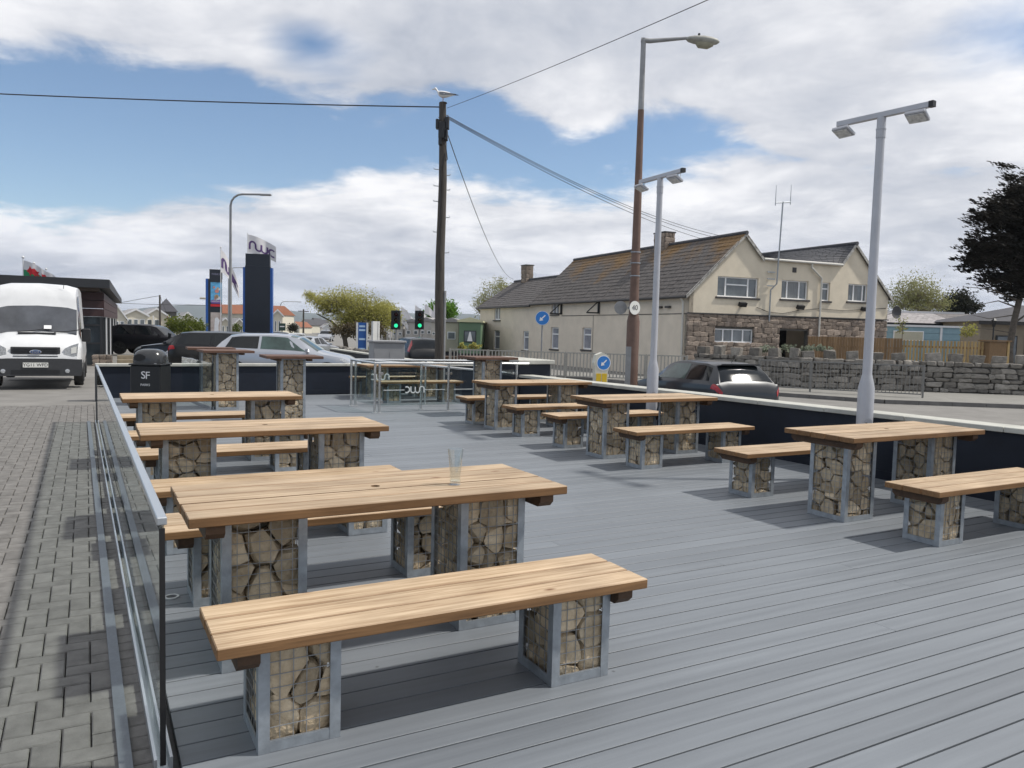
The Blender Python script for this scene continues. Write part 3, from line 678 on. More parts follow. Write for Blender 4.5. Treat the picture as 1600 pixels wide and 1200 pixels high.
def on_u(px,u): d=ray(px,600); k=u/(d.x*E2.x+d.y*E2.y); return Vector((d.x*k,d.y*k,0))
flood_post(on_u(1354,7.72),'nearer grey post with two floodlights on a crossarm',4.05,-.95)
flood_post(on_u(1019.5,7.68),'farther grey post with two floodlights, in front of the brown street lamp',3.97,-1.12)

# ------------------------------------------------------------------ litter bin
bl=gp(237,641,0); bl=D(1.08,16.45)
t=thing('litter_bin','black domed litter bin with pale lettering by the back wall','bin',bl,TH-.42)
obj('bin_body',chamfer((.56,.56,.77),.02,'bin_body'),blackpl,t,(0,0,.385)); obj('rim',chamfer((.60,.60,.03),.008,'bin_rim'),blackpl,t,(0,0,.785))
dome=MB(); vs=[]; nn=24
prof=[(1.0,.80),(1.0,.86),(.97,.93),(.88,1.0),(.70,1.05),(.4,1.075),(.02,1.08)]
for r,z in prof:
    for i in range(nn):
        a_=2*math.pi*i/nn; c_,s_=math.cos(a_),math.sin(a_); vs.append((.29*r*math.copysign(abs(c_)**.7,c_),.29*r*math.copysign(abs(s_)**.7,s_),z))
dome.add(vs,[(i*nn+j,i*nn+(j+1)%nn,(i+1)*nn+(j+1)%nn,(i+1)*nn+j) for i in range(len(prof)-1) for j in range(nn)]+[tuple(range((len(prof)-1)*nn,len(prof)*nn))])
hd=obj('dome_lid',dome,mat('glossy black lid',(.03,.032,.035),.22,0,.1,10,0),t,smooth=50)
op=MB().lathe([(0,-.004),(.105,-.004),(.11,.03),(0,.03)],20,axis='Y',cap=False); op.v=[(v[0]*1.0-.10,-.275-v[1]*.4,.915+v[2]*.62) for v in op.v]; obj('opening',op,rubber,hd)
obj('lettering',text_mesh('S',.20),whiteink,t,(-.035,-.284,.58),rot=(math.pi/2,0,0)); obj('lettering',text_mesh('F',.20),whiteink,t,(.045,-.2855,.575),rot=(math.pi/2,0,0)); obj('lettering',text_mesh('PARKS',.06),whiteink,t,(0,-.284,.40),rot=(math.pi/2,0,0))
obj('ashtray_plate',MB().box((.19,-.282,.80),(.05,.01,.02)),steel,t)

# ------------------------------------------------------------------ vehicles
def lerp(a,b,t): return a+(b-a)*t
class Car:
    """lofted body; prof rows: x, bottom, belt, roof, width factor, roof half-width factor (x forward, fractions of L and H)"""
    def __init__(s,L,Wd,Ht,prof): 
        s.L,s.W,s.H=L,Wd,Ht; s.p=[(x*L,a*Ht,b*Ht,c*Ht,w*Wd/2,rw*Wd/2) for x,a,b,c,w,rw in prof]
    def sec(s,x):
        P=s.p; x=min(max(x,P[0][0]),P[-1][0])
        for i in range(len(P)-1):
            if P[i][0]<=x<=P[i+1][0]: 
                t=(x-P[i][0])/max(1e-6,P[i+1][0]-P[i][0]); t2=t
                q=[lerp(P[i][k],P[i+1][k],t2) for k in range(6)]; break
        _,zb,be,ro,w,rw=q
        return [(w*.88,zb),(w*.975,zb+.07*s.H),(w,zb+.5*(be-zb)),(w*.985,be-.045*s.H),(w*.955,be),(rw,ro-.028*s.H),(rw*.72,ro-.004*s.H),(0,ro+.006*s.H)]
    def pt(s,x,p,side=1):
        S=s.sec(x); i=int(min(max(p,0),6.9999)); t=p-i; a,b=S[i],S[i+1]
        return Vector((x,side*lerp(a[0],b[0],t),lerp(a[1],b[1],t)))
    def body(s):
        xs=set(r[0] for r in s.p)
        for i in range(len(s.p)-1):
            k=max(1,int((s.p[i+1][0]-s.p[i][0])/.25))
            for j in range(1,k): xs.add(lerp(s.p[i][0],s.p[i+1][0],j/k))
        xs=sorted(xs); mb=MB(); vs=[]
        for x in xs:
            S=s.sec(x); ring=[(x,y,z) for y,z in S]+[(x,-y,z) for y,z in S[-2::-1]]; vs+=ring
        n=15; k=len(xs)
        fs=[(i*n+j,i*n+j+1,(i+1)*n+j+1,(i+1)*n+j) for i in range(k-1) for j in range(n-1)]
        fs+=[(i*n,(i+1)*n,(i+1)*n+n-1,i*n+n-1) for i in range(k-1)]
        fs+=[tuple(range(n)),tuple(range((k-1)*n+n-1,(k-1)*n-1,-1))]
        return mb.add(vs,fs)
    def patch(s,c,side=1,off=.006,nx=6,npp=3):
        """c: four (x,p) corners: bottom-rear, bottom-front, top-front, top-rear"""
        mb=MB(); vs=[]
        for j in range(npp+1):
            for i in range(nx+1):
                u,v=i/nx,j/npp
                x=lerp(lerp(c[0][0],c[1][0],u),lerp(c[3][0],c[2][0],u),v); p=lerp(lerp(c[0][1],c[1][1],u),lerp(c[3][1],c[2][1],u),v)
                sd=side
                if p<0: pass
                pp=p if p<=7 else 14-p; sg=side if p<=7 else -side
                P=s.pt(x,pp,sg); e_=.02; 
                a=s.pt(x+e_,pp,sg)-s.pt(x-e_,pp,sg); b=s.pt(x,min(pp+.1,6.99),sg)-s.pt(x,max(pp-.1,0),sg); nr=a.cross(b)*sg
                if nr.length<1e-9: nr=Vector((0,0,1))
                nr.normalize()
                if nr.dot(P-Vector((P.x,0,s.H*.35)))<0: nr=-nr
                vs.append(P+nr*off)
        n=nx+1
        return mb.add(vs,[(j*n+i,j*n+i+1,(j+1)*n+i+1,(j+1)*n+i) for j in range(npp) for i in range(nx)])
def wheel(parent,x,y,r,rimm,wd=.2):
    s=1 if y>0 else -1
    w=obj('wheel',MB().lathe([(.0,-wd/2),(r*.70,-wd/2),(r*.94,-wd/2),(r,-wd/2+.03),(r,wd/2-.03),(r*.94,wd/2),(r*.70,wd/2),(r*.68,wd/2-.03),(0,wd/2-.035)],28,axis='Y',cap=False),rubber,parent,(x,y,r),smooth=40)
    rm=MB().lathe([(r*.62,s*wd*.40),(r*.70,s*(wd/2+.004)),(r*.66,s*(wd/2+.008)),(r*.60,s*wd*.36)],28,axis='Y',cap=False)
    for k in range(5):
        a=2*math.pi*k/5; rm.tube((0,s*(wd/2-.01),0),(r*.64*math.cos(a),s*(wd/2-.006),r*.64*math.sin(a)),.035,.028,n=5)
    rm.lathe([(0,s*(wd/2+.006)),(.06,s*(wd/2+.006)),(.07,s*wd*.4)],12,axis='Y',cap=False)
    obj('rim',rm,rimm,w,smooth=30)
HATCH=[(0,.30,.50,.52,.80,.62),(.012,.24,.60,.625,.92,.78),(.03,.20,.655,.69,.965,.84),(.075,.17,.665,.84,.98,.73),(.125,.16,.665,.955,.99,.66),(.20,.15,.655,.99,1,.66),(.40,.14,.64,1.0,1,.67),(.52,.14,.63,.985,1,.66),(.60,.14,.625,.93,1,.665),(.74,.15,.615,.665,.99,.80),(.80,.15,.59,.63,.985,.80),(.92,.17,.53,.565,.95,.78),(.975,.20,.44,.47,.84,.70),(1,.26,.38,.40,.70,.60)]
ESTATE=[(0,.30,.50,.52,.80,.62),(.010,.24,.60,.625,.92,.78),(.022,.20,.66,.70,.965,.80),(.06,.17,.665,.90,.98,.70),(.085,.16,.665,.965,.99,.68),(.15,.15,.655,.99,1,.68),(.40,.14,.64,1.0,1,.68),(.54,.14,.63,.985,1,.67),(.61,.14,.625,.93,1,.67),(.74,.15,.615,.66,.99,.80),(.82,.15,.59,.62,.985,.80),(.93,.17,.53,.56,.95,.78),(.98,.20,.44,.46,.84,.70),(1,.26,.38,.40,.70,.60)]
SALOON=[(0,.30,.55,.57,.82,.64),(.012,.24,.64,.66,.93,.80),(.03,.19,.68,.72,.97,.82),(.14,.16,.675,.735,.99,.80),(.17,.16,.67,.78,.99,.74),(.30,.15,.655,.97,1,.66),(.42,.14,.64,1.0,1,.66),(.52,.14,.635,.985,1,.66),(.58,.14,.63,.94,1,.66),(.72,.15,.62,.67,.99,.80),(.82,.15,.59,.625,.985,.80),(.93,.17,.54,.57,.95,.78),(.98,.20,.45,.47,.84,.70),(1,.26,.38,.40,.70,.60)]
SUV=[(0,.34,.52,.54,.84,.66),(.010,.28,.60,.62,.94,.82),(.022,.24,.635,.67,.97,.82),(.045,.2,.64,.80,.985,.76),(.085,.19,.64,.94,.99,.70),(.15,.18,.635,.985,1,.70),(.38,.17,.625,1.0,1,.70),(.52,.17,.62,.985,1,.69),(.60,.17,.615,.92,1,.69),(.71,.18,.61,.66,.99,.82),(.80,.18,.60,.635,.985,.82),(.93,.20,.57,.60,.96,.80),(.98,.24,.48,.50,.88,.74),(1,.30,.40,.42,.78,.66)]
def build_car(name,label,style,L,Wd,Ht,loc,heading,paint,glassm=carglass,rimm=None,plate=None,rear_text=None,group=None,lamp_v=False,detail=True,cat='car'):
    C_=Car(L,Wd,Ht,style); rz=math.atan2(heading[1],heading[0]); rimm=rimm or alu
    t=thing(name,label,cat,loc,rz,group); x0=-L/2
    def ob(nm,mb,mt,par=t,sm=45):
        mb.v=[(v[0]+x0,v[1],v[2]) for v in mb.v]; return obj(nm,mb,mt,par,smooth=sm)
    body=ob('body',C_.body(),paint,sm=38)
    xr=[r for r in style]; 
    # where the roof line starts and ends
    i_rf=[i for i,r in enumerate(style) if r[3]>.95]; xa=style[i_rf[0]][0]*L; xb=style[i_rf[-1]][0]*L
    xw0=xb+ .02*L; xw1=[r[0] for r in style if r[3]<.70 and r[0]*L>xb][0]*L
    xk=[r[0] for r in style if r[3]<.75 and r[0]*L<xa][-1]*L
    ob('windscreen',C_.patch([(xw1-.02,5.15),(xw1-.02,8.85),(xw0+.02,8.85),(xw0+.02,5.15)],1,.006,10,6),glassm)
    ob('rear_window',C_.patch([(xk+.02,5.15),(xk+.02,8.85),(xa-.03,8.85),(xa-.03,5.15)],1,.006,10,6),carglass)
    for s in(-1,1):
        m1=lerp(xa,xw0,.52)
        q0=xa+.02 ; 
        ob('side_window',C_.patch([(q0-.10,4.12),(m1-.04,4.12),(m1-.04,4.90),(q0+.05,4.88)],s,.006,8,3),carglass)
        ob('side_window',C_.patch([(m1+.04,4.12),(xw1-.30,4.12),(xw0-.06,4.90),(m1+.04,4.90)],s,.006,8,3),glassm)
        if not lamp_v: ob('tail_lamp',C_.patch([(.012,2.7),(.30,2.8),(.24,3.9),(.02,3.9)],s,.010,5,3),redlamp)
        else: ob('tail_lamp',C_.patch([(xk-.02,3.2),(xk+.22,3.2),(xk+.36,4.98),(xk+.12,4.98)],s,.014,4,8),redlamp)
        ob('headlamp',C_.patch([(L*.90,2.9),(L*.975,2.6),(L*.965,3.6),(L*.90,3.9)],s,.008,4,2),headl)
        P=C_.pt(xw1-.28,4.2,s); mr=obj('door_mirror',chamfer((.09,.17,.12),.02,'door_mirror',2),paint,t,(P.x+x0,P.y+s*.10,P.z+.04))
        for xx in(.185,.81):
            arc=[]; r=.205*Ht*1.02
            am=MB(); k=14; cx=xx*L; yy=Wd/2*.995
            ring=[(cx+rr_*math.cos(math.pi*i/k),s*(yy+.002),.20*Ht+rr_*math.sin(math.pi*i/k)) for rr_ in(.235*Ht,.01) for i in range(k+1)]
            am.add(ring,[(i,i+1,k+2+i,k+1+i) for i in range(k)]); ob('wheel_arch',am,blackpl,sm=None)
            wheel(t,cx+x0,s*(Wd/2-.10),.225*Ht,rimm)
        ob('door_handle',C_.patch([(m1-.28,3.30),(m1-.10,3.30),(m1-.10,3.42),(m1-.28,3.42)],s,.02,2,1),paint)
    if plate is not None:
        pl=obj('number_plate',MB().box((0,0,0),(.012,.52,.11)),plate,t,(x0-.004,0,.36*Ht))
        if rear_text: obj('plate_text',text_mesh(rear_text,.095),blackink,pl,(-.0075,0,0),rot=(math.pi/2,0,-math.pi/2))
    obj('bumper',MB().box((x0+.05,0,.24*Ht),(.06,Wd*.80,.10)),greypl,t)
    ob('roof_aerial',MB().tube((xa+.25,0,Ht*.99),(xa+.05,0,Ht*.99+.18),.006,n=5),blackpl)
    return t
black_paint=mat('black car paint',(.005,.006,.008),.3,0,.1,2,0,coat=.25,spec=.35); navy_paint=mat('dark blue black car paint',(.007,.009,.014),.3,0,.1,2,0,coat=.25,spec=.35)
silver_paint=mat('silver car paint',(.40,.42,.46),.3,.55,.05,2,0,coat=.8); grey_paint=mat('dark grey car paint',(.022,.025,.031),.3,.2,.08,2,0,coat=.35,spec=.4); matt_black=mat('satin black car paint',(.006,.006,.009),.45,0,.1,2,0,coat=.1,spec=.25)
def G(px,Y): 
    p=at(px,520,Y); return Vector((p.x,Y,gz(p.x,Y)))
c=G(452,24.2); build_car('parked_car','silver hatchback parked behind the back wall, facing right',HATCH,4.35,1.78,1.47,c,(1,.03),silver_paint,greenglass)
c=G(378,27.2); build_car('parked_car','black estate car with red tail lamp parked behind the silver hatchback',ESTATE,4.55,1.80,1.47,c+Vector((0,0,.02)),(1,.02),black_paint)
c=G(345,30.4); build_car('parked_car','white car mostly hidden behind the black estate, only its nose showing',HATCH,4.1,1.75,1.38,c,(-1,.02),white_paint)
c=G(298,34.2); build_car('parked_car','dark saloon facing left in front of the black four-wheel drive',SALOON,4.5,1.78,1.42,c,(-1,.05),navy_paint)
c=G(240,45); build_car('parked_car','black four-wheel drive with black wheels parked near the stone steps',SUV,4.85,1.98,1.74,Vector((c.x,45,-.29)),(1,.02),matt_black,carglass,blackpl)
# car on the road, seen from behind over the wall
hd_=Vector((-.32,.947,0)); rl=at(1120,605,17.4); pr=Vector((.947,.32,0)); cen=Vector((rl.x,17.4,0))+pr*.86+hd_*2.1
build_car('road_car','dark grey hatchback with red tail lamps driving past the stone wall',HATCH,4.3,1.78,1.43,Vector((cen.x,cen.y,-.42)),hd_,grey_paint,greenglass,plate=plate_y,rear_text='DL59 AKF')
spo=MB().prism([(-.55,0),(.55,0),(.50,.03),(-.50,.03)],(0,0,0),(0,1,0),(0,0,1),(-.16,0,0))
car=[o for o in bpy.data.objects if o.name.startswith('road_car')][0]; obj('roof_spoiler',spo,grey_paint,car,(-1.58,0,1.36)); obj('rear_wiper',MB().path([(-1.99,.05,1.0),(-1.97,-.05,1.02),(-1.93,-.42,1.03)],.012),blackpl,car)
hd2=Vector((-.45,.893,0)); rl=at(640,545,35); cen=Vector((rl.x,35,0))+Vector((.893,.45,0))*.86+hd2*2.05
build_car('road_car','dark people carrier with tall red tail lamps beside the telegraph pole',SUV,4.2,1.78,1.62,Vector((cen.x,cen.y,-.43)),hd2,black_paint,greenglass,plate=plate_w,lamp_v=True)
for px,Y,lb,st,pnt,hdg,L,Hh in((487,46,'silver car with red tail lamps waiting on the road left of the windswept tree',SALOON,silver_paint,(.25,1),4.4,1.42),(464,58,'white hatchback behind the silver car in the road queue',HATCH,white_paint,(.3,-1),4.0,1.45),(509,105,'small far silver car coming along the road by the trees',HATCH,silver_paint,(.1,-1),4.2,1.5),(444,60,'dark car just right of the tall navy sign',HATCH,navy_paint,(1,.2),4.2,1.5)):
    p=at(px,520,Y); build_car('distant_car',lb,st,L,1.76,Hh,Vector((p.x,Y,gz(p.x,Y))),hdg,pnt)
# --- van
VAN=[(0,.20,.42,.44,.90,.80),(.004,.13,.45,.965,.98,.86),(.02,.12,.45,.99,1,.87),(.5,.12,.45,1,1,.87),(.66,.12,.45,.995,1,.86),(.71,.12,.45,.98,1,.84),(.745,.12,.45,.93,1,.825),(.768,.12,.45,.85,1,.84),(.782,.12,.45,.775,1,.86),(.845,.12,.44,.565,.995,.87),(.866,.12,.44,.515,.99,.86),(.93,.12,.42,.465,.975,.84),(.975,.12,.37,.40,.955,.82),(1,.13,.30,.315,.90,.78)]
p=at(56,560,18.6); loc=Vector((p.x,18.6,-.07)); hdv=Vector((-loc.x-1.6,-loc.y,0)).normalized(); loc-=hdv*2.45
t=thing('panel_van','white high-roof panel van parked on the left, facing the camera','van',(loc.x,loc.y,-.07),math.atan2(hdv.y,hdv.x))
VL,VW,VH=5.0,1.98,2.58; V=Car(VL,VW,VH,VAN); x0=-VL/2
def vob(nm,mb,mt,par=t,sm=40):
    mb.v=[(v[0]+x0,v[1],v[2]) for v in mb.v]; return obj(nm,mb,mt,par,smooth=sm)
vob('body',V.body(),white_paint); fxx=VL/2
vob('windscreen',V.patch([(.863*VL,5.05),(.863*VL,8.95),(.784*VL,8.95),(.784*VL,5.05)],1,.008,14,8),mat('van windscreen',(.06,.065,.075),.06,0,.4,1.5,0,spec=.8))
for s in(-1,1):
    vob('side_window',V.patch([(.66*VL,4.15),(.845*VL,4.15),(.80*VL,4.85),(.66*VL,4.85)],s,.006,6,3),carglass)
    hl=obj('headlamp_unit',MB().prism([(s*.58,.70),(s*.86,.71),(s*.90,1.10),(s*.72,1.03),(s*.60,.96)],(fxx-.16,0,0),(0,1,0),(0,0,1),(.15,0,0)),headl,t); obj('indicator_lens',MB().prism([(s*.74,.98),(s*.86,1.02),(s*.85,.86),(s*.74,.84)],(fxx-.008,0,0),(0,1,0),(0,0,1),(.006,0,0)),plate_w,hl)
    ml=obj('door_mirror',chamfer((.10,.20,.34),.03,'van_mirror',2),blackpl,t,(.80*VL+x0,s*(VW/2+.06),1.28))
    for xx in(.17,.82): wheel(t,xx*VL+x0,s*(VW/2-.11),.335,greypl,.21)
fx=VL/2
obj('grille',chamfer((.05,1.02,.27),.012,'grille'),greypl,t,(fx-.035,0,.86)); 
for k in range(4): obj('grille_bar',MB().box((fx-.006,0,.775+k*.058),(.022,.92,.02)),blackpl,t)
bd=MB().lathe([(0,0),(.125,0),(.125,.012),(0,.016)],24,axis='X',cap=False); bd.v=[(v[0],v[1],v[2]*.42) for v in bd.v]; badge=obj('oval_badge',bd,chrome,t,(fx+.008,0,.875))
bd=MB().lathe([(0,0),(.108,0),(.108,.006),(0,.008)],24,axis='X',cap=False); bd.v=[(v[0],v[1],v[2]*.40) for v in bd.v]; obj('badge_face',bd,mat('badge blue',(.03,.06,.16),.3,0,.05,5,0),badge,(.013,0,0)); obj('badge_text',text_mesh('Ford',.075),chrome,badge,(.024,0,0),rot=(math.pi/2,0,math.pi/2))
bp_=MB().prism([(-.95,.30),(.95,.30),(.98,.45),(.97,.70),(.56,.72),(-.56,.72),(-.97,.70),(-.98,.45)],(fx-.16,0,0),(0,1,0),(0,0,1),(.20,0,0)); bmp=obj('bumper',bp_,greypl,t)
obj('lower_grille',MB().box((fx+.032,0,.40),(.03,1.0,.10)),blackpl,bmp)
for s in(-1,1): obj('fog_lamp',MB().lathe([(0,0),(.05,0),(.05,.01),(0,.012)],14,axis='X',cap=False),headl,bmp,(fx+.041,s*.66,.42))
pl=obj('number_plate',MB().box((0,0,0),(.012,.52,.115)),plate_w,t,(fx+.052,0,.565)); obj('plate_text',text_mesh('YG11 WFD',.105),blackink,pl,(.0075,0,0),rot=(math.pi/2,0,math.pi/2))
obj('bonnet_vent',MB().box((0,0,0),(.06,.80,.03),ry=.35),blackpl,t,(.884*VL+x0+.02,0,1.315))
for y in(-.42,.36): obj('wiper',MB().path([(.868*VL+x0+.02,y,1.35),(.866*VL+x0+.03,y+.28,1.37),(.858*VL+x0+.035,y+.55,1.42)],.012),blackpl,t)
obj('dashboard_paper',MB().box((.853*VL+x0+.04,.22,1.47),(.006,.16,.10),ry=-.55),whiteink,t)
obj('roof_aerial',MB().path([(.745*VL+x0,.55,2.45),(.74*VL+x0,.56,2.62)],.007),blackpl,t)
# ------------------------------------------------------------------ stones for masonry
def rock_unit(seed):
    rr=random.Random(seed); bm=bmesh.new(); bmesh.ops.create_cube(bm,size=1)
    for v in bm.verts: v.co+=Vector((rr.uniform(-.15,.15),rr.uniform(-.06,.06),rr.uniform(-.20,.20)))
    bmesh.ops.bevel(bm,geom=list(bm.edges),offset=.13,segments=1,affect='EDGES')
    for v in bm.verts: v.co+=v.co.normalized()*.08*noise.noise(v.co*2.3+Vector((seed*3.1,0,0)))
    bmesh.ops.triangulate(bm,faces=bm.faces); me=bpy.data.meshes.new('stone'); bm.to_mesh(me); bm.free(); smooth_me(me,35); return me
def slab_unit(seed):
    rr=random.Random(seed); bm=bmesh.new(); bmesh.ops.create_cube(bm,size=1)
    for v in bm.verts: v.co+=Vector((rr.uniform(-.12,.12),rr.uniform(-.06,.06),rr.uniform(-.12,.12)))
    bmesh.ops.bevel(bm,geom=list(bm.edges),offset=.045,segments=1,affect='EDGES'); bmesh.ops.triangulate(bm,faces=bm.faces); me=bpy.data.meshes.new('merlon_stone'); bm.to_mesh(me); bm.free(); smooth_me(me,30); me.materials.append(wstone); return me
MR=[slab_unit(60+i) for i in range(6)]
FR=[rock_unit(i) for i in range(8)]; WR=[rock_unit(20+i) for i in range(8)]
for m_ in FR: m_.materials.append(fstone)
for m_ in WR: m_.materials.append(wstone)
def masonry(parent,rocks,x0,x1,z0,z1,y,hr,lr,blocked=(),dep=.14,limit=290,seed=3,joint=.014):
    rr=random.Random(seed); z=z0; n=0
    while z<z1-.06:
        h=min(rr.uniform(*hr),z1-z)
        if z1-z-h<.08: h=z1-z
        x=x0
        while x<x1-.03:
            w=min(rr.uniform(*lr),x1-x)
            if x1-x-w<.12: w=x1-x
            parts=[(x,x+w)]
            for bx0,bx1,bz0,bz1 in blocked:
                if z+h*.5>bz0 and z+h*.5<bz1:
                    q=[]
                    for a,b in parts:
                        if b<=bx0 or a>=bx1: q.append((a,b))
                        else:
                            if a<bx0-.05: q.append((a,bx0))
                            if b>bx1+.05: q.append((bx1,b))
                    parts=q
            for a,b in parts:
                if n<limit:
                    o=obj('stone',rr.choice(rocks),None,parent,((a+b)/2,y+rr.uniform(-.02,.02),z+h/2)); o.scale=((b-a-joint)*1.03,dep,(h-joint)*1.04); n+=1
            x+=w
        z+=h
    return n
def panel_with_holes(outer,holes,o,U,Zv,inw,depth):
    """wall panel with real openings and reveals; outer/holes in (u,z)"""
    bm=bmesh.new(); o=Vector(o);U=Vector(U);Zv=Vector(Zv);inw=Vector(inw)
    P=lambda u,z,d=0: o+U*u+Zv*z+inw*d
    ed=[]; rings=[outer]+[[(a,c),(b,c),(b,d),(a,d)] for a,b,c,d in holes]; fr=[]
    for r in rings:
        vs=[bm.verts.new(P(*p)) for p in r]; fr.append(vs); ed+=[bm.edges.new((vs[i],vs[(i+1)%len(vs)])) for i in range(len(vs))]
    bmesh.ops.triangle_fill(bm,use_beauty=True,edges=ed)
    for r,vs in zip(rings,fr):
        bk=[bm.verts.new(P(p[0],p[1],depth)) for p in r]
        for i in range(len(vs)): bm.faces.new((vs[i],vs[(i+1)%len(vs)],bk[(i+1)%len(vs)],bk[i]))
    bmesh.ops.recalc_face_normals(bm,faces=bm.faces); me=bpy.data.meshes.new('wall'); bm.to_mesh(me); bm.free(); return me
def window(parent,o,U,inw,u0,u1,z0,z1,mull=(),trans=(),gm=None,sillm=None,inset=.10,ft=.06,name='window',cur=None):
    o=Vector(o);U=Vector(U);inw=Vector(inw);Z=Vector((0,0,1))
    f=MB(); q=inset
    def bar(a,b,c,d,dep=.06,off=0): f.prism([(a,c),(b,c),(b,d),(a,d)],o+inw*(q+off),U,Z,inw*dep)
    bar(u0,u0+ft,z0,z1); bar(u1-ft,u1,z0,z1); bar(u0+ft,u1-ft,z0,z0+ft); bar(u0+ft,u1-ft,z1-ft,z1)
    for k in mull: x=lerp(u0,u1,k); bar(x-ft*.6,x+ft*.6,z0+ft,z1-ft)
    for a,b,k in trans: bar(lerp(u0,u1,a)+ft,lerp(u0,u1,b)-ft*.7,lerp(z0,z1,k)-ft*.5,lerp(z0,z1,k)+ft*.5)
    w=obj(name,f,upvc,parent)
    g=MB().prism([(u0+ft,z0+ft),(u1-ft,z0+ft),(u1-ft,z1-ft),(u0+ft,z1-ft)],o+inw*(q+.035),U,Z,inw*.01); obj('glass_pane',g,gm or hglass,w)
    if cur:
        for a_,b_ in cur: obj('curtain',MB().prism([(lerp(u0,u1,a_)+.05,z0+ft),(lerp(u0,u1,b_)-.05,z0+ft),(lerp(u0,u1,b_)-.05,z1-ft),(lerp(u0,u1,a_)+.05,z1-ft)],o+inw*(q+.030),U,Z,inw*.003),curtm,w)
    if sillm: obj('window_sill',MB().prism([(u0-.10,z0-.09),(u1+.10,z0-.09),(u1+.10,z0-.005),(u0-.10,z0-.005)],o-inw*.07,U,Z,inw*.16),sillm,w)
    return w
def tile_strip(p0,p1,p2,p3,course,tw,seed=1):
    """tiles on a quad slope: p0,p1 eaves (start,end), p3,p2 ridge (start,end)"""
    rr=random.Random(seed); p0,p1,p2,p3=map(Vector,(p0,p1,p2,p3)); mb=MB()
    nrow=max(2,round(((p3-p0).length)/course)); nrm=(p1-p0).cross(p3-p0).normalized()
    if nrm.z<0: nrm=-nrm
    for r in range(nrow):
        a0=p0.lerp(p3,r/nrow); a1=p1.lerp(p2,r/nrow); b0=p0.lerp(p3,(r+1.12)/nrow); b1=p1.lerp(p2,(r+1.12)/nrow)
        L=(a1-a0).length; k=max(1,round(L/tw)); off=.5 if r%2 else 0
        for i in range(k+1 if off else k):
            s0=max(0,(i-off)/k)+.004/L*2; s1=min(1,(i+1-off)/k)-.004/L*2
            if s1<=s0: continue
            j=rr.uniform(-.006,.008); lift=.024+rr.uniform(-.004,.005)
            q=[a0.lerp(a1,s0)+nrm*(lift+j),a0.lerp(a1,s1)+nrm*(lift+j),b0.lerp(b1,s1)+nrm*.008,b0.lerp(b1,s0)+nrm*.008]
            q2=[v-nrm*.02 for v in q]
            mb.add(q+q2,[(0,1,2,3),(0,4,5,1),(1,5,6,2),(3,7,4,0)])
    return mb
# ------------------------------------------------------------------ house
C0=at(1078,455,36.0); hrz=math.atan2(.39492,.91872); 
house=thing('stone_house','long cream-rendered cottage with mossy roof and a stone-faced gable end across the road','house',(C0.x,C0.y,0),hrz)
X=Vector((1,0,0));Y=Vector((0,1,0));Z=Vector((0,0,1))
def hpt(px,py,along,x_off=0,y_off=0):
    """pixel -> house-local coordinate on the plane through offsets"""
    rv=ray(px,py); M=Matrix.Rotation(-hrz,3,'Z'); o=M@(Vector((0,0,H))-Vector((C0.x,C0.y,0))); d=M@rv
    if along=='x': k=(y_off-o.y)/d.y
    else: k=(x_off-o.x)/d.x
    return o+d*k
curtm=mat('pale curtain behind glass',(.15,.16,.165),.12,0,.35,9,0,spec=.6,stretch=(8,8,.4))  # dimness behind the pane put into the colour; strips sit before opaque glass
wins=[(1.55,3.95,3.48,4.43),(5.38,7.07,3.52,4.44),(7.97,8.50,3.52,4.44),(9.72,11.07,3.57,4.46)]
outer=[(0,2.66),(12.55,2.70),(12.55,3.86),(9.97,6.42),(9.12,5.36),(4.07,5.36),(2.97,6.46),(0,3.64)]
obj('gable_wall',panel_with_holes(outer,wins,(0,0,0),X,Z,Y,.22),render2,house)
low_holes=[(1.5,3.8,1.33,1.98),(5.38,7.22,-.3,1.98)]
lw=obj('lower_wall',panel_with_holes([(0,-.6),(12.55,-.6),(12.55,2.655),(0,2.655)],low_holes,(0,.06,0),X,Z,Y,.22),mortar,house)
masonry(lw,FR,-.06,12.55,.45,2.62,.03,(.19,.30),(.24,.52),[(1.5,3.8,1.33,2.06),(5.38,7.22,-.6,2.06)],limit=298,seed=5)
obj('passage_back',MB().prism([(5.3,-.6),(7.3,-.6),(7.3,2.1),(5.3,2.1)],(0,1.6,0),X,Z,(0,.1,0)),blackpl,house)
obj('string_course',MB().prism([(-.05,2.625),(12.6,2.665),(12.6,2.72),(-.05,2.68)],(0,-.07,0),X,Z,(0,.12,0)),sill,house)
window(house,(0,0,0),X,Y,*wins[0],mull=(.22,.77),trans=((.22,.77,.62),),sillm=sill); window(house,(0,0,0),X,Y,*wins[1],mull=(.25,.70),sillm=sill,cur=((.25,.70),))
window(house,(0,0,0),X,Y,*wins[2],trans=((0,1,.66),),sillm=sill); window(house,(0,0,0),X,Y,*wins[3],mull=(.34,.80),sillm=sill,cur=((.08,.2),(.34,.62))); window(house,(0,.06,0),X,Y,*low_holes[0],mull=(.24,.48,.75),sillm=upvc,inset=.04)
netglass=mat('window glass with net curtain',(.27,.28,.32),.12,0,.25,2.5,0,spec=.8)
side=[(9.21,10.29,.65,1.91),(13.38,14.46,.55,1.92),(13.43,14.46,2.72,3.50)]
obj('side_wall',panel_with_holes([(.0,-.6),(17.1,-.6),(17.1,3.64),(.0,3.64)],side,(0,0,0),Y,Z,X,.22),render,house)
side2=[(17.9,18.84,.33,1.64),(23.05,24.2,.22,1.63),(23.05,24.2,2.40,3.35)]
obj('cottage_wall',panel_with_holes([(17.1,-.6),(27.2,-.6),(27.2,3.52),(17.1,3.52)],side2,(.02,0,0),Y,Z,X,.22),render,house)
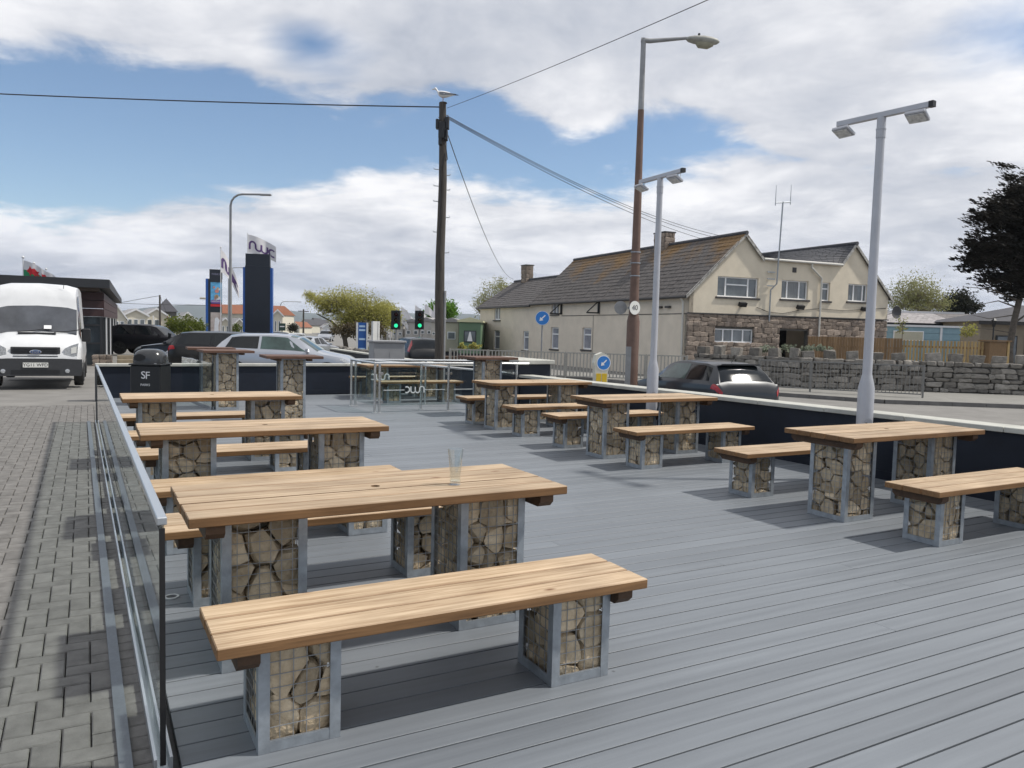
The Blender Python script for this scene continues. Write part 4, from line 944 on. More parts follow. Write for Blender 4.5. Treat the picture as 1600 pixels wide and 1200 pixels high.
for i,hh in enumerate(side+side2): window(house,(0,0,0),Y,X,*hh,trans=((0,1,.68),) if hh[3]<2.5 else (),mull=(.5,) if hh[3]>2.5 else (),gm=netglass,sillm=sill,ft=.09)
obj('back_wall',MB().prism([(12.5,-.6),(12.5,3.86),(9.97,6.4),(2.97,6.4),(.2,3.5),(.2,-.6)],(0,16.8,0),X,Z,(0,.2,0)),render,house)
obj('right_wall',MB().prism([(.2,-.6),(17,-.6),(17,3.8),(.2,3.8)],(12.35,0,0),Y,Z,(.2,0,0)),render,house)
obj('cottage_gable',MB().prism([(.2,-.6),(5.9,-.6),(5.9,3.4),(2.97,5.4),(.2,3.45)],(0,27.0,0),X,Z,(0,.2,0)),render,house)
ts=tile_strip((-.26,-.18,3.44),(-.26,17.25,3.44),(2.97,17.25,6.50),(2.97,-.18,6.50),.29,.30); tag(obj('roof_tiles',ts,tiles,house),kind='stuff')
obj('roof_deck',MB().add([(-.22,-.15,3.42),(-.22,17.2,3.42),(2.97,17.2,6.45),(2.97,-.15,6.45),(4.1,-.15,5.36),(4.1,17.2,5.36)],[(0,1,2,3),(3,2,5,4)]),slate,house)
ts=tile_strip((4.12,-.18,5.38),(4.12,17.2,5.38),(2.97,17.2,6.50),(2.97,-.18,6.50),.29,.30,2); tag(obj('roof_tiles',ts,tiles,house),kind='stuff')
ts=tile_strip((-.22,17.26,3.36),(-.22,27.4,3.36),(2.97,27.4,5.52),(2.97,17.26,5.52),.29,.30,3); tag(obj('cottage_roof_tiles',ts,mat('old dark roof tiles',(.10,.092,.09),.85,0,.3,5,.3,20,spec=.3),house),kind='stuff')
obj('cottage_roof_deck',MB().add([(-.2,17.26,3.34),(-.2,27.35,3.34),(2.97,27.35,5.48),(2.97,17.26,5.48),(6.1,17.26,3.4),(6.1,27.35,3.4)],[(0,1,2,3),(3,2,5,4)]),slate,house)
obj('roof_verge',MB().add([(-.2,17.2,3.4),(2.97,17.2,6.46),(2.97,17.2,5.5),(-.2,17.2,3.3),(-.2,17.3,3.4),(2.97,17.3,6.46),(2.97,17.3,5.5),(-.2,17.3,3.3)],[(0,1,2,3),(7,6,5,4),(0,4,5,1)]),slate,house)
# second wing roof
ap=(9.97,-.15,6.46); Bp=(9.12,-.12,5.38); Ap=(4.05,-.12,5.38); Ep=hpt(1192,399,'y',9.97); Ep=(9.97,min(max(Ep.y,5),14),6.46)
w2=MB().add([Ap,Bp,ap,Ep,(4.1,Ep[1],5.9),(9.97,16.9,6.46),(12.75,-.15,3.72),(12.75,16.9,3.72)],[(0,1,3),(1,2,3),(0,3,4),(2,6,7,5),(3,5,4)]); obj('wing_roof',w2,slate,house)
ts=tile_strip(Ap,Bp,(9.95,Ep[1]*.0+.2,6.4),(4.4,Ep[1]*.9,6.2),.3,.30,4)
tsm=MB()   # slate courses on the visible triangle, eaves to ridge
rr_=random.Random(6)
A_,B_,D_,E_=map(Vector,(Ap,Bp,ap,Ep))
for r in range(11):
    t0,t1=r/11,(r+1.1)/11
    l0,l1=A_.lerp(E_,t0),A_.lerp(E_,min(1,t1)); r0,r1=B_.lerp(D_,t0),B_.lerp(D_,min(1,t1))
    k=max(2,int((r0-l0).length/.32))
    for i in range(k):
        s0,s1=i/k+.002,(i+1)/k-.002; q=[l0.lerp(r0,s0),l0.lerp(r0,s1),l1.lerp(r1,s1),l1.lerp(r1,s0)]; up_=Vector((0,-.01,.03+rr_.uniform(0,.01)))
        tsm.add([q[0]+up_,q[1]+up_,q[2]+up_*.3,q[3]+up_*.3,q[0]-up_*.3,q[1]-up_*.3],[(0,1,2,3),(0,4,5,1)])
tag(obj('wing_slates',tsm,slate,house),kind='stuff')
rc=MB()
for a_,b_ in (((2.97,-.2,6.52),(2.97,17.3,6.52)),((9.97,-.2,6.49),(9.97,16.9,6.49)),((2.97,17.3,5.55),(2.97,27.4,5.55))):
    L=(Vector(b_)-Vector(a_)).length; k=int(L/.45)
    for i in range(k): rc.tube(Vector(a_).lerp(Vector(b_),i/k),Vector(a_).lerp(Vector(b_),(i+.96)/k),.10,.10,8)
tag(obj('ridge_tiles',rc,slate,house,smooth=40),kind='stuff')
def rake(a_,b_): 
    a_=Vector(a_);b_=Vector(b_); return MB().prism([(a_.x,a_.z),(b_.x,b_.z),(b_.x,b_.z-.17),(a_.x,a_.z-.17)],(0,-.17,0),X,Z,(0,.05,0))
bargem=mat('flaking white bargeboard',(.10,.095,.09),.8,0,.3,9,.2,40,col2=(.55,.54,.5))
for a_,b_ in (((-.28,0,3.48),(2.97,0,6.52)),((2.97,0,6.52),(4.1,0,5.40)),((9.1,0,5.44),(9.97,0,6.50)),((9.97,0,6.50),(12.78,0,3.74))): obj('bargeboard',rake(a_,b_),bargem,house)
obj('gutter',MB().tube((-.30,-.1,3.38),(-.30,17.2,3.38),.065,n=8),sill,house,smooth=40); obj('gutter',MB().tube((-.27,17.25,3.28),(-.27,27.3,3.28),.06,n=8),sill,house,smooth=40)
pipe=mat('pale drain pipe',(.55,.54,.50),.5,0,.06,6,0)
obj('gutter',MB().tube((4.1,-.16,5.36),(9.1,-.16,5.36),.06,n=8),pipe,house,smooth=40)
obj('drain_pipe',MB().path([(-.28,.35,3.36),(-.10,.35,3.15),(-.07,.35,-.4)],.05,8),pipe,house,smooth=40)
obj('drain_pipe',MB().path([(7.1,-.16,5.3),(7.1,-.14,5.12),(7.82,-.10,4.62),(7.82,-.09,1.3)],.05,8),pipe,house,smooth=40)
for s_,z in((2.93,3.14),(6.48,3.14),(10.74,3.2)):
    l=obj('wall_floodlight',MB().box((s_-.05,-.22,z),(.40,.16,.20),rx=.4),blackpl,house); obj('light_bracket',MB().box((s_+.1,-.08,z+.02),(.10,.16,.08)),blackpl,l)
obj('air_vent',MB().box((6.12,-.012,4.95),(.24,.03,.24)),sill,house)
cb=MB().path([(3.9,-.02,3.05),(4.6,-.02,2.85),(5.5,-.02,2.80),(6.6,-.02,3.0),(7.8,-.02,3.12),(9.3,-.02,3.08),(12.4,-.02,3.3)],.014,5); cb.path([(-.02,.1,2.62),(-.02,8,2.62),(-.02,13,2.62)],.016,5); cb.path([(-.02,9.0,2.6),(-.02,9.0,.2)],.01,5); obj('wall_cable',cb,cableM,house)
for t0,zz in((13.0,2.74),(8.35,2.74)):
    br=MB(); br.box((-.06,t0,zz+.35),(.10,.10,.78)); br.tube((-.05,t0,zz+.68),(-.80,t0,zz+.02),.035,n=6); br.tube((-.05,t0,zz),(-.82,t0,zz),.04,n=6); obj('sign_bracket',br,blackpl,house)
for y_ in(1.6,2.3): obj('junction_box',MB().box((-.08,y_,2.95),(.14,.35,.10)),sill,house)
# roof aerial pole on the gable
an=thing('radio_mast','thin steel mast with two whip aerials fixed to the house wall','aerial',(C0.x,C0.y,0),hrz)
obj('mast',MB().path([(4.62,-.10,2.4),(4.62,-.10,3.9),(4.85,-.24,4.2),(4.97,-.26,8.12)],.035,8),galv,an,smooth=40); obj('crosspiece',MB().tube((4.5,-.26,8.03),(5.45,-.26,8.14),.028,n=6),galv,an)
for x_,z_ in((4.52,8.0),(5.43,8.12)): obj('whip_aerial',MB().tube((x_,-.26,z_-.1),(x_,-.26,z_+.85),.022,.012,6),galv,an)
for k in range(3): obj('stand_off',MB().box((4.72-.12,-.12,4.1+.33*k),(.45,.05,.05)),galv,an)
def chimney(lx,ly,z0,z1,wx,wy,seed):
    c_=obj('chimney',MB().box((lx,ly,(z0+z1)/2),(wx,wy,z1-z0)),mortar,house); rr=random.Random(seed)
    hh=(z1-z0)/5
    for face in range(2):
        for k in range(5):
            x=-(wx if face==0 else wy)/2
            while x<(wx if face==0 else wy)/2-.05:
                ww=min(rr.uniform(.2,.36),(wx if face==0 else wy)/2-x)
                if face==0: o=obj('stone',rr.choice(FR),None,c_,(lx+x+ww/2,ly-wy/2,z0+hh*(k+.5))); o.scale=(ww-.015,.10,hh-.015)
                else: o=obj('stone',rr.choice(FR),None,c_,(lx-wx/2,ly+x+ww/2,z0+hh*(k+.5))); o.scale=(.10,ww-.015,hh-.015)
                x+=ww
    obj('chimney_cap',MB().box((lx,ly,z1+.03),(wx+.12,wy+.12,.07)),sill,c_)
p_=hpt(1038,378,'y',2.97); chimney(2.97,p_.y,5.9,p_.z+.45,.62,1.0,3); p_=hpt(824,424,'y',2.97); chimney(2.97,p_.y,5.0,p_.z+.42,.6,.85,4)
dish=thing('satellite_dish','dark satellite dish on the right corner of the house','satellite dish',(C0.x,C0.y,0),hrz)
obj('reflector',MB().lathe([(0,.06),(.15,.035),(.33,-.05),(.33,-.07),(.15,.01),(0,.03)],20,axis='Y',cap=False,c=(12.85,-.25,3.1)),mat('dark mesh dish',(.05,.05,.055),.6,0,.1,20,0),dish,smooth=40); obj('arm',MB().tube((12.55,.0,3.0),(12.85,-.2,3.08),.025,n=6),galv,dish)
# ------------------------------------------------------------------ crenellated stone wall across the road
wp=[at(1085,560,33.2),at(1250,609,30.0),at(1445,615,29.6),at(1720,620,28.6)]
sw=thing('stone_wall','grey rubble stone wall with upright merlon stones in front of the house','stone wall',(wp[0].x,wp[0].y,-.42),0)
nst=0
for k in range(3):
    a=wp[k]-wp[0]; b=wp[k+1]-wp[0]; a.z=b.z=0; d=b-a; L=d.length; rz=math.atan2(d.y,d.x)
    seg=obj('wall_core',MB().box((L/2,.24,.61),(L+.02,.36,1.24)),mortar,sw,a,rz)
    n_=masonry(seg,WR,0,L,-.02,1.28,.03,(.13,.27),(.18,.62),seed=30+k,dep=.17,limit=140,joint=.02)
    x=.3
    while x<L-.2:
        o=obj('merlon_stone',R.choice(MR),None,seg,(x,.2,1.40),R.uniform(-.05,.05)); o.scale=(R.uniform(.34,.50),.30,R.uniform(.28,.46)); x+=R.uniform(.74,.88)
# timber fence behind it
f0,f1,f2=at(1262,540,37.6),at(1410,540,34.6),at(1538,540,33.6)
ft_=thing('board_fence','brown close-boarded fence behind the stone wall, beside the house','fence',(f0.x,f0.y,-.42),math.atan2(f1.y-f0.y,f1.x-f0.x)); L=(f1-f0).length; k=34
bmf=chamfer((L/k-.012,.022,2.14),.003,'fence_board'); bmf.materials.append(fencew)
for i in range(k): obj('board',bmf,None,ft_,(L*(i+.5)/k,R.uniform(-.006,.006),1.07))
for z in(.4,1.7): obj('rail',MB().box((L/2,.04,z),(L,.05,.08)),fencew,ft_)
ft2=thing('pale_fence','golden vertical pale fence with gaps, right end of the fence behind the stone wall','fence',(f1.x,f1.y,-.42),math.atan2(f2.y-f1.y,f2.x-f1.x)); L=(f2-f1).length; k=24
bmf=chamfer((L/k*.62,.03,2.08),.004,'fence_pale'); bmf.materials.append(fencew2)
for i in range(k): obj('pale',bmf,None,ft2,(L*(i+.5)/k,0,1.04))
for z in(.4,1.1,1.8): obj('rail',MB().box((L/2,.04,z),(L,.05,.09)),fencew,ft2)
g_=thing('timber_store','square tan timber store at the end of the pale fence','timber store',(f2.x+.45,f2.y+.1,-.42),.1); obj('panel',chamfer((.80,.6,2.1),.01,'store_panel'),fencew,g_,(0,0,1.05)); obj('post',MB().box((.48,-.26,1.05),(.10,.10,2.2)),fencew2,g_); obj('capping',MB().box((.04,-.02,2.14),(1.06,.7,.06)),fencew,g_)
# pavement and kerb across the road
pvm=mat('pale concrete pavement',(.21,.205,.19),.92,0,.12,2,.3,60,spec=.25)
kp=[(2,34.5),(5.5,30.6),(9.2,27.0),(12.0,24.9),(17,24.2),(30,23.6)]; bk=[(3,38),(6.5,34.6),(9.2,33),(12,30.6),(17,30),(30,29)]
mb=MB(); mb.add([(x,y,-.30) for x,y in kp]+[(x,y,-.30) for x,y in bk],[(i,i+1,7+i,6+i) for i in range(5)]); tag(obj('pavement',mb,pvm),'pavement in front of the stone wall','pavement',kind='structure')
mb=MB()
for (x0_,y0_),(x1_,y1_) in zip(kp[:-1],kp[1:]):
    d=Vector((x1_-x0_,y1_-y0_,0)); L=d.length; k=max(1,int(L/.9)); 
    for i in range(k):
        c_=Vector((x0_,y0_,0))+d*((i+.5)/k); mb.box((c_.x,c_.y,-.40),(L/k-.01,.14,.22),rz=math.atan2(d.y,d.x))
tag(obj('kerb',mb,mat('dark kerb',(.14,.135,.13),.9,0,.2,3,.2,40)),'kerb edging the pavement','kerb',kind='structure')
# guard rails
def guard(name,label,p0,p1,h,npan,barsp,m_,bw_=.022):
    d=p1-p0; d.z=0; L=d.length; t=thing(name,label,'guard rail',(p0.x,p0.y,p0.z),math.atan2(d.y,d.x)); P=L/npan
    for i in range(npan+1): obj('post',MB().box((i*P,0,h/2),(.06,.06,h)),m_,t)
    for i in range(npan):
        b=MB(); x0_,x1_=i*P+.05,(i+1)*P-.05; b.box(((x0_+x1_)/2,0,h-.04),(x1_-x0_,.04,.05)); b.box(((x0_+x1_)/2,0,.12),(x1_-x0_,.04,.04)); k=int((x1_-x0_)/barsp)
        for j in range(k+1): b.box((x0_+(x1_-x0_)*j/k,0,(h+.06)/2),(bw_,.022,h-.16))
        obj('rail_panel',b,m_,t)
pal=mat('pale galvanised guard rail',(.33,.32,.29),.6,.2,.12,8,0)
a=at(702,590,33.5); b=at(1072,600,32.0); guard('guard_rail','pale pedestrian guard rail along the front of the cream cottage wall',Vector((a.x,a.y,-.36)),Vector((b.x,b.y,-.32)),1.15,6,.135,pal,.05)
a=at(1185,606,28.6); b=at(1441,627,26.2); guard('guard_rail','dark pedestrian guard rail in front of the grey stone wall',Vector((a.x,a.y,-.30)),Vector((b.x,b.y,-.30)),1.12,3,.115,railm)

# ------------------------------------------------------------------ street furniture
def base(px,py,Y,z=-.42): p=at(px,py,Y); return Vector((p.x,p.y,z))
b0=base(986,600,20); tz=at(1007,60,20).z+.42
t=thing('street_lamp','tall brown-painted street lamp with a grey top and wide lantern, bearing the 40 sign','street lamp',b0)
tilt=0
obj('base_compartment',MB().lathe([(0,0),(.165,0),(.165,2.35),(.135,2.5),(0,2.5)],18,cap=False),brownpaint,t,smooth=40)
zj=at(1003,172,20).z+.42
obj('column',MB().lathe([(0,2.4),(.125,2.4),(.078,zj),(0,zj)],18,cap=False),brownpaint,t,smooth=40); obj('upper_column',MB().lathe([(0,zj),(.074,zj),(.062,tz),(0,tz)],18,cap=False),concrete,t,smooth=40)
obj('outreach_arm',MB().path([(-.06,0,tz-.04),(.15,0,tz-.06),(1.12,-.1,tz+.0)],[.062,.058,.035],10),concrete,t,smooth=40)
lh=MB(); vs=[];nn=16
for k,(x_,ry,rz_) in enumerate([(0,.03,.03),(.06,.11,.07),(.2,.16,.10),(.42,.18,.12),(.62,.15,.105),(.76,.09,.07),(.82,.02,.02)]):
    for i in range(nn):
        a_=2*math.pi*i/nn; vs.append((x_,ry*math.cos(a_),rz_*math.sin(a_)*(.9 if math.sin(a_)>0 else .9)))
lh.add(vs,[(i*nn+j,i*nn+(j+1)%nn,(i+1)*nn+(j+1)%nn,(i+1)*nn+j) for i in range(6) for j in range(nn)]+[tuple(range(nn)),tuple(range(7*nn-1,6*nn-1,-1))])
ln=obj('lantern',lh,mat('weathered lantern grey',(.30,.30,.27),.6,.1,.25,9,.1,30),t,(1.05,-.09,tz-.02),rot=(0,.10,-.09),smooth=50)
bl_=MB(); vs=[(x_,ry*math.cos(2*math.pi*i/12),-.05+min(0,dz*math.sin(2*math.pi*i/12)*1.0)-.02) for x_,ry,dz in((.24,.06,.03),(.32,.13,.12),(.55,.125,.13),(.68,.05,.05)) for i in range(12)]
bl_.add(vs,[(i*12+j,i*12+(j+1)%12,(i+1)*12+(j+1)%12,(i+1)*12+j) for i in range(3) for j in range(12)]); obj('lamp_bowl',bl_,mat('yellowed lamp bowl',(.30,.29,.22),.25,0,.2,5,0),ln,smooth=60); obj('photocell',MB().lathe([(0,0),(.03,0),(.03,.06),(0,.07)],8,cap=False),blackpl,ln,(.30,0,.1))
for py in(335,352,372): z_=at(993,py+60,20).z+.42; obj('steel_band',MB().lathe([(.127-.008*0,z_),(.129,z_),(.129,z_+.025),(.127,z_+.025)],18,cap=False),galv,t)
obj('door_panel',MB().box((-.10,-.135,1.2),(.17,.04,1.0)),concrete,t)
def disc_sign(parent,c,r,rz,face,txt=None):
    s=obj('sign_plate',MB().lathe([(0,0),(r,0),(r,.012),(0,.012)],32,axis='Y',cap=False),concrete,parent,c,rz)
    obj('sign_face',MB().lathe([(0,0),(r*.985,0),(r*.985,.003),(0,.003)],32,axis='Y',cap=False),face,s,(0,-.0035,0)); return s
sp_=at(992,481,19.78)
t=thing('speed_limit_sign','round white 40 sign strapped to the brown street lamp','speed sign',sp_,.55)
s=disc_sign(t,(0,0,0),.175,0,plate_w); obj('digits',text_mesh('40',.19),blackink,s,(0,-.005,0),rot=(math.pi/2,0,0)); obj('clip',MB().box((-.03,.10,0),(.08,.22,.06)),concrete,t); s2=disc_sign(t,(-.22,.30,0),.17,math.pi-.3,plate_w)
def arrow(parent,r,ang):
    pts=[(-.09,.62),(.09,.62),(.09,-.12),(.34,-.12+.0),(.0,-.62),(-.34,-.12),(-.09,-.12)]
    ca,sa=math.cos(ang),math.sin(ang); q=[(x*ca-y*sa,x*sa+y*ca) for x,y in pts]
    obj('arrow',MB().prism([(x*r,y*r) for x,y in q],(0,-.0075,0),(1,0,0),(0,0,1),(0,.0035,0)),whiteink,parent)
c_=at(847.5,497,36); t=thing('keep_left_sign','round blue keep-left arrow sign on a tall thin post in front of the cottage','road sign',(c_.x,36,-.42),-.05)
s=disc_sign(t,(0,0,c_.z+.42),.335,0,whiteink); f_=obj('blue_face',MB().lathe([(0,0),(.31,0),(.31,.003),(0,.003)],32,axis='Y',cap=False),blue_sign,s,(0,-.007,0)); arrow(f_,.30,math.radians(-45)); obj('post',MB().tube((0,.06,0),(0,.06,c_.z+.30),.04,n=10),concrete,t,smooth=40); obj('rim_housing',MB().lathe([(0,.012),(.34,.012),(.34,.09),(0,.09)],24,axis='Y',cap=False),concrete,s)
c_=at(940.5,567,25.5); t=thing('keep_left_bollard','lit keep-left bollard with blue arrow disc and yellow lower panels','bollard',(c_.x,25.5,-.42),.25)
zz=c_.z+.42
bo=MB(); pr_=[(-.20,0),(.20,0),(.23,zz-.15),(.27,zz+.0),(.2,zz+.26),(.0,zz+.34),(-.2,zz+.26),(-.27,zz),(-.23,zz-.15)]; bo.prism(pr_,(0,0,0),(1,0,0),(0,0,1),(0,.24,0)); obj('shell',bo,mat('translucent cream shell',(.55,.54,.47),.4,0,.08,6,0),t)
s=obj('blue_face',MB().lathe([(0,0),(.225,0),(.225,.006),(0,.006)],28,axis='Y',cap=False),blue_sign,t,(.06,-.007,zz)); obj('white_ring',MB().lathe([(.225,0),(.245,0),(.245,.004),(.225,.004)],28,axis='Y',cap=False),whiteink,s); arrow(s,.22,math.radians(-45))
for x_ in(-.1,.1): obj('yellow_panel',MB().box((x_,-.006,zz-.52),(.17,.012,.34)),yellow,t)
# telegraph pole
bp0=at(686.5,565,20); tp=at(692.5,161,20); 
t=thing('telegraph_pole','weathered wooden telegraph pole with climbing pegs, gull perched on top','telegraph pole',(bp0.x,20,-.42))
hh=tp.z+.42; dx=tp.x-bp0.x
pts=[(dx*k/8+.02*math.sin(k*1.3),.01*math.cos(k),hh*k/8) for k in range(9)]; obj('pole_shaft',MB().path(pts,[.145-.055*k/8 for k in range(9)],14),polewood,t,smooth=50)
def on_pole(z): return dx*z/hh
for i,py in enumerate((265,274,291,297,315,340,363,395)):
    z_=at(690,py,20).z+.42; s_=-1 if i%2==0 else 1; obj('climbing_peg',MB().path([(on_pole(z_)+s_*.08,0,z_),(on_pole(z_)+s_*.20,-.01,z_+.005),(on_pole(z_)+s_*.21,-.01,z_+.035)],.011,5),galv,t)
z1=at(692,187,20).z+.42; xx=on_pole(z1)
for x_,w_,z_,h_ in((-.13,.08,z1-.13,.24),(.11,.11,z1-.1,.30),(0,.20,z1-.28,.42),(.09,.09,z1-.40,.26),(-.05,.09,z1-.55,.2)): obj('terminal_box',chamfer((w_,.16,h_),.015,'terminal_box'),blackpl,t,(xx+x_,-.05,z_))
obj('cable_loop',MB().path([(xx+.02,-.1,z1-.5),(xx+.10,-.1,z1-.7),(xx+.14,-.1,z1-1.0),(xx+.10,-.1,z1-1.05),(xx+.08,-.1,z1-.85),(xx-.02,-.12,z1-1.3),(xx-.02,-.13,z1-3.0)],.012,5),cableM,t)
zt=hh-.42
obj('hook',MB().path([(xx-.12,0,hh-.36),(xx+.14,-.02,hh-.30)],.012,5),galv,t); obj('capping',MB().lathe([(0,hh-.01),(.098,hh-.01),(.098,hh+.012),(0,hh+.012)],14,c=(dx,0,0),cap=False),polewood,t)
obj('cable_guard',MB().path([(.12,-.05,0),(.115,-.05,3.0)],.035,8),concrete,t)
top_=Vector((tp.x,20,tp.z))
def cable(label,p0,p1,sag,r=.011):
    p0=Vector(p0);p1=Vector(p1); pts=[]
    for i in range(25):
        s=i/24; p=p0.lerp(p1,s); p.z-=sag*4*s*(1-s); pts.append(p)
    return tag(obj('overhead_cable',MB().path(pts,r,5),cableM),label,'cable','overhead cables from the telegraph pole')
cable('thick cable running left from the pole top out of the photo',top_+Vector((-.1,0,-.10)),at(-160,139,20.5),.06,.016)
cable('cable rising from the pole top past the street lamp to the upper edge',top_+Vector((.1,0,-.12)),at(1230,-55,9),.05,.006)
hr1=house.matrix_basis@Vector((2.97,.3,6.6)) if False else Vector((C0.x,C0.y,0))+Matrix.Rotation(hrz,3,'Z')@Vector((2.0,1.2,5.7))
for i,(lb,px,py) in enumerate((('uppermost of the three cables sloping from the pole to the house roof',1135,370),('middle of the three cables sloping from the pole to the house roof',1118,371),('lowest of the three cables sloping from the pole to the house roof',1100,374))):
    cable(lb,top_+Vector((.12,0,-.32-.03*i)),at(px,py,38.5),.42-.06*i,.010)
cable('thin cable dropping steeply from the pole to the cottage chimney',top_+Vector((.12,0,-.75)),at(803,436,62),.9,.012)
# gull
g0=Vector((tp.x,20,tp.z+.012)); t=thing('gull','white gull with grey wings standing on the telegraph pole, facing left','bird',g0,math.pi-.25)
bd=MB(); nn=14; prf=[(-.30,.012,.012,.17),(-.24,.03,.02,.175),(-.16,.06,.055,.19),(-.05,.078,.082,.195),(.05,.075,.085,.205),(.11,.056,.066,.225),(.145,.038,.044,.262),(.165,.034,.036,.305),(.185,.036,.036,.335),(.21,.037,.037,.352),(.235,.026,.026,.35),(.25,.010,.012,.347)]
vs=[(x_+(.0),ry*math.cos(2*math.pi*i/nn),zc+rz_*math.sin(2*math.pi*i/nn)) for x_,ry,rz_,zc in prf for i in range(nn)]; k=len(prf)
bd.add(vs,[(i*nn+j,i*nn+(j+1)%nn,(i+1)*nn+(j+1)%nn,(i+1)*nn+j) for i in range(k-1) for j in range(nn)]+[tuple(range(nn)),tuple(range(k*nn-1,(k-1)*nn-1,-1))])
obj('body',bd,mat('white plumage',(.72,.71,.69),.8,0,.06,20,.1,60),t,smooth=70); gw=mat('grey wing plumage',(.22,.23,.25),.8,0,.1,20,.1,60)
for s in(-1,1):
    wv=[(x_,s*(y_+.008),z_) for x_,y_,z_ in((.09,.05,.26),(-.02,.085,.24),(-.16,.065,.215),(-.34,.012,.19),(-.32,.012,.178),(-.14,.07,.165),(0,.088,.165),(.08,.07,.19))]
    obj('wing',MB().add(wv+[(x_,y_-s*.014,z_) for x_,y_,z_ in wv],[tuple(range(8)),tuple(range(15,7,-1))]+[(i,(i+1)%8,8+(i+1)%8,8+i) for i in range(8)]),gw,t,smooth=60)
    obj('leg',MB().path([(0,s*.028,.125),(.01,s*.028,.06),(0,s*.028,.006)],.006,6),mat('pinkish leg',(.5,.33,.28),.6,0,.1,9,0) if s<0 else MATS['pinkish leg'],t); obj('foot',MB().box((.022,s*.028,.004),(.06,.035,.006)),MATS['pinkish leg'],t)
obj('tail',MB().add([(-.24,-.025,.185),(-.24,.025,.185),(-.40,.018,.168),(-.40,-.018,.168),(-.24,-.025,.172),(-.24,.025,.172),(-.40,.018,.16),(-.40,-.018,.16)],[(0,1,2,3),(7,6,5,4),(0,4,5,1),(1,5,6,2),(2,6,7,3),(3,7,4,0)]),blackpl,t)
obj('beak',MB().tube((.240,0,.348),(.305,0,.335),.013,.004,8),mat('yellow beak',(.55,.38,.05),.5,0,.1,9,0),t,smooth=50)
for s in(-1,1): obj('eye',MB().lathe([(0,-.004),(.005,-.003),(.005,.003),(0,.004)],8,c=(.222,s*.0335,.36),cap=False),blackink,t)
# utility cabinet
p=base(604,560,21.0); t=thing('utility_cabinet','plain grey utility cabinet beyond the back wall, left of the telegraph pole','cabinet',p,.42)
obj('cabinet_body',chamfer((.85,.55,1.62),.012,'cabinet_body'),greyCab,t,(0,0,.81)); obj('lid',chamfer((.93,.63,.06),.012,'cabinet_lid'),greyCab,t,(0,0,1.65)); 
for s in(-1,1): obj('door',MB().box((s*.205,-.278,.72),(.395,.012,1.3)),greyCab,t)
# traffic lights
tl_head=MB().box((0,0,0),(.34,.22,.98)); 
def traffic(px,Y,label):
    zc=at(px,500,Y).z; t=thing('traffic_light',label,'traffic light',(at(px,500,Y).x,Y,-.6),0,'traffic lights showing green'); z=zc+.6
    obj('pole',MB().tube((0,.16,0),(0,.16,z+.55),.06,n=10),concrete,t,smooth=40); obj('backing_board',MB().box((-.03,.06,z),(.52,.02,1.05)),blackpl,t); hd=obj('signal_head',MB().box((.02,-.05,z),(.36,.2,.98)),blackpl,t)
    for k,(nm,m_) in enumerate((('green_lamp',green_on),('amber_lamp',amb_off),('red_lamp',red_off))): 
        o=obj(nm,MB().lathe([(0,-.03),(.07,-.02),(.105,0),(0,0)],18,axis='Y',cap=False),m_,hd,(.02,-.155,z-.31+.31*k),smooth=60); obj('hood',MB().lathe([(.118,-.13),(.124,-.13),(.124,.005),(.118,.005)],18,axis='Y',cap=False),blackpl,hd,(.02,-.155,z-.31+.31*k))
green_on=emit_mat('lit green signal',(.03,.85,.38),1.2); amb_off=mat('unlit amber lens',(.05,.03,.01),.2,0,.1,9,0); red_off=mat('unlit red lens',(.05,.008,.008),.2,0,.1,9,0)
traffic(619,43,'left one of the two green traffic lights, above the dark people carrier'); traffic(656,44,'right one of the two green traffic lights, beside the telegraph pole')
# curved lamp post and other lamps
def swan_lamp(px,ytop,Y,arm,label,r=.075,head=.7):
    b=base(px,520,Y); zt=at(px,ytop,Y).z+.42; t=thing('street_lamp',label,'street lamp',b); s=1 if arm>0 else -1
    pts=[(0,0,0),(0,0,zt*.4),(0,0,zt-.9)]+[(s*(.9-.9*math.cos(a_)),0,zt-.9+.9*math.sin(a_)) for a_ in(.4,.8,1.2,1.57)]+[(arm,0,zt+.02)]
    obj('column',MB().path(pts,[r*1.25,r,r*.8]+[r*.7]*5,10),concrete,t,smooth=50); obj('lantern',chamfer((head,.26,.15),.05,'lantern_small',2),concrete,t,(arm+s*head*.4,0,zt+.0)); return t
swan_lamp(360,303,60,2.3,'tall grey street lamp with a curved arm behind the parked cars',.11,.9)
swan_lamp(357,418,110,-.0001+2.0,'distant street lamp with its arm showing beside the tall navy sign',.08,.9); swan_lamp(438,471,170,3.6,'very distant pale street lamp above the road',.10,1.0)
b=base(322,520,90); t=thing('street_lamp','pale straight street lamp left of the small totem sign','street lamp',b); zt=at(322,466,90).z+.4; obj('column',MB().tube((0,0,0),(0,0,zt),.09,.06,8),white_paint,t); obj('lantern',chamfer((.7,.3,.22),.05,'lantern_flat'),mat('buff lantern',(.42,.38,.3),.6,0,.1,5,0),t,(-.35,0,zt+.0))
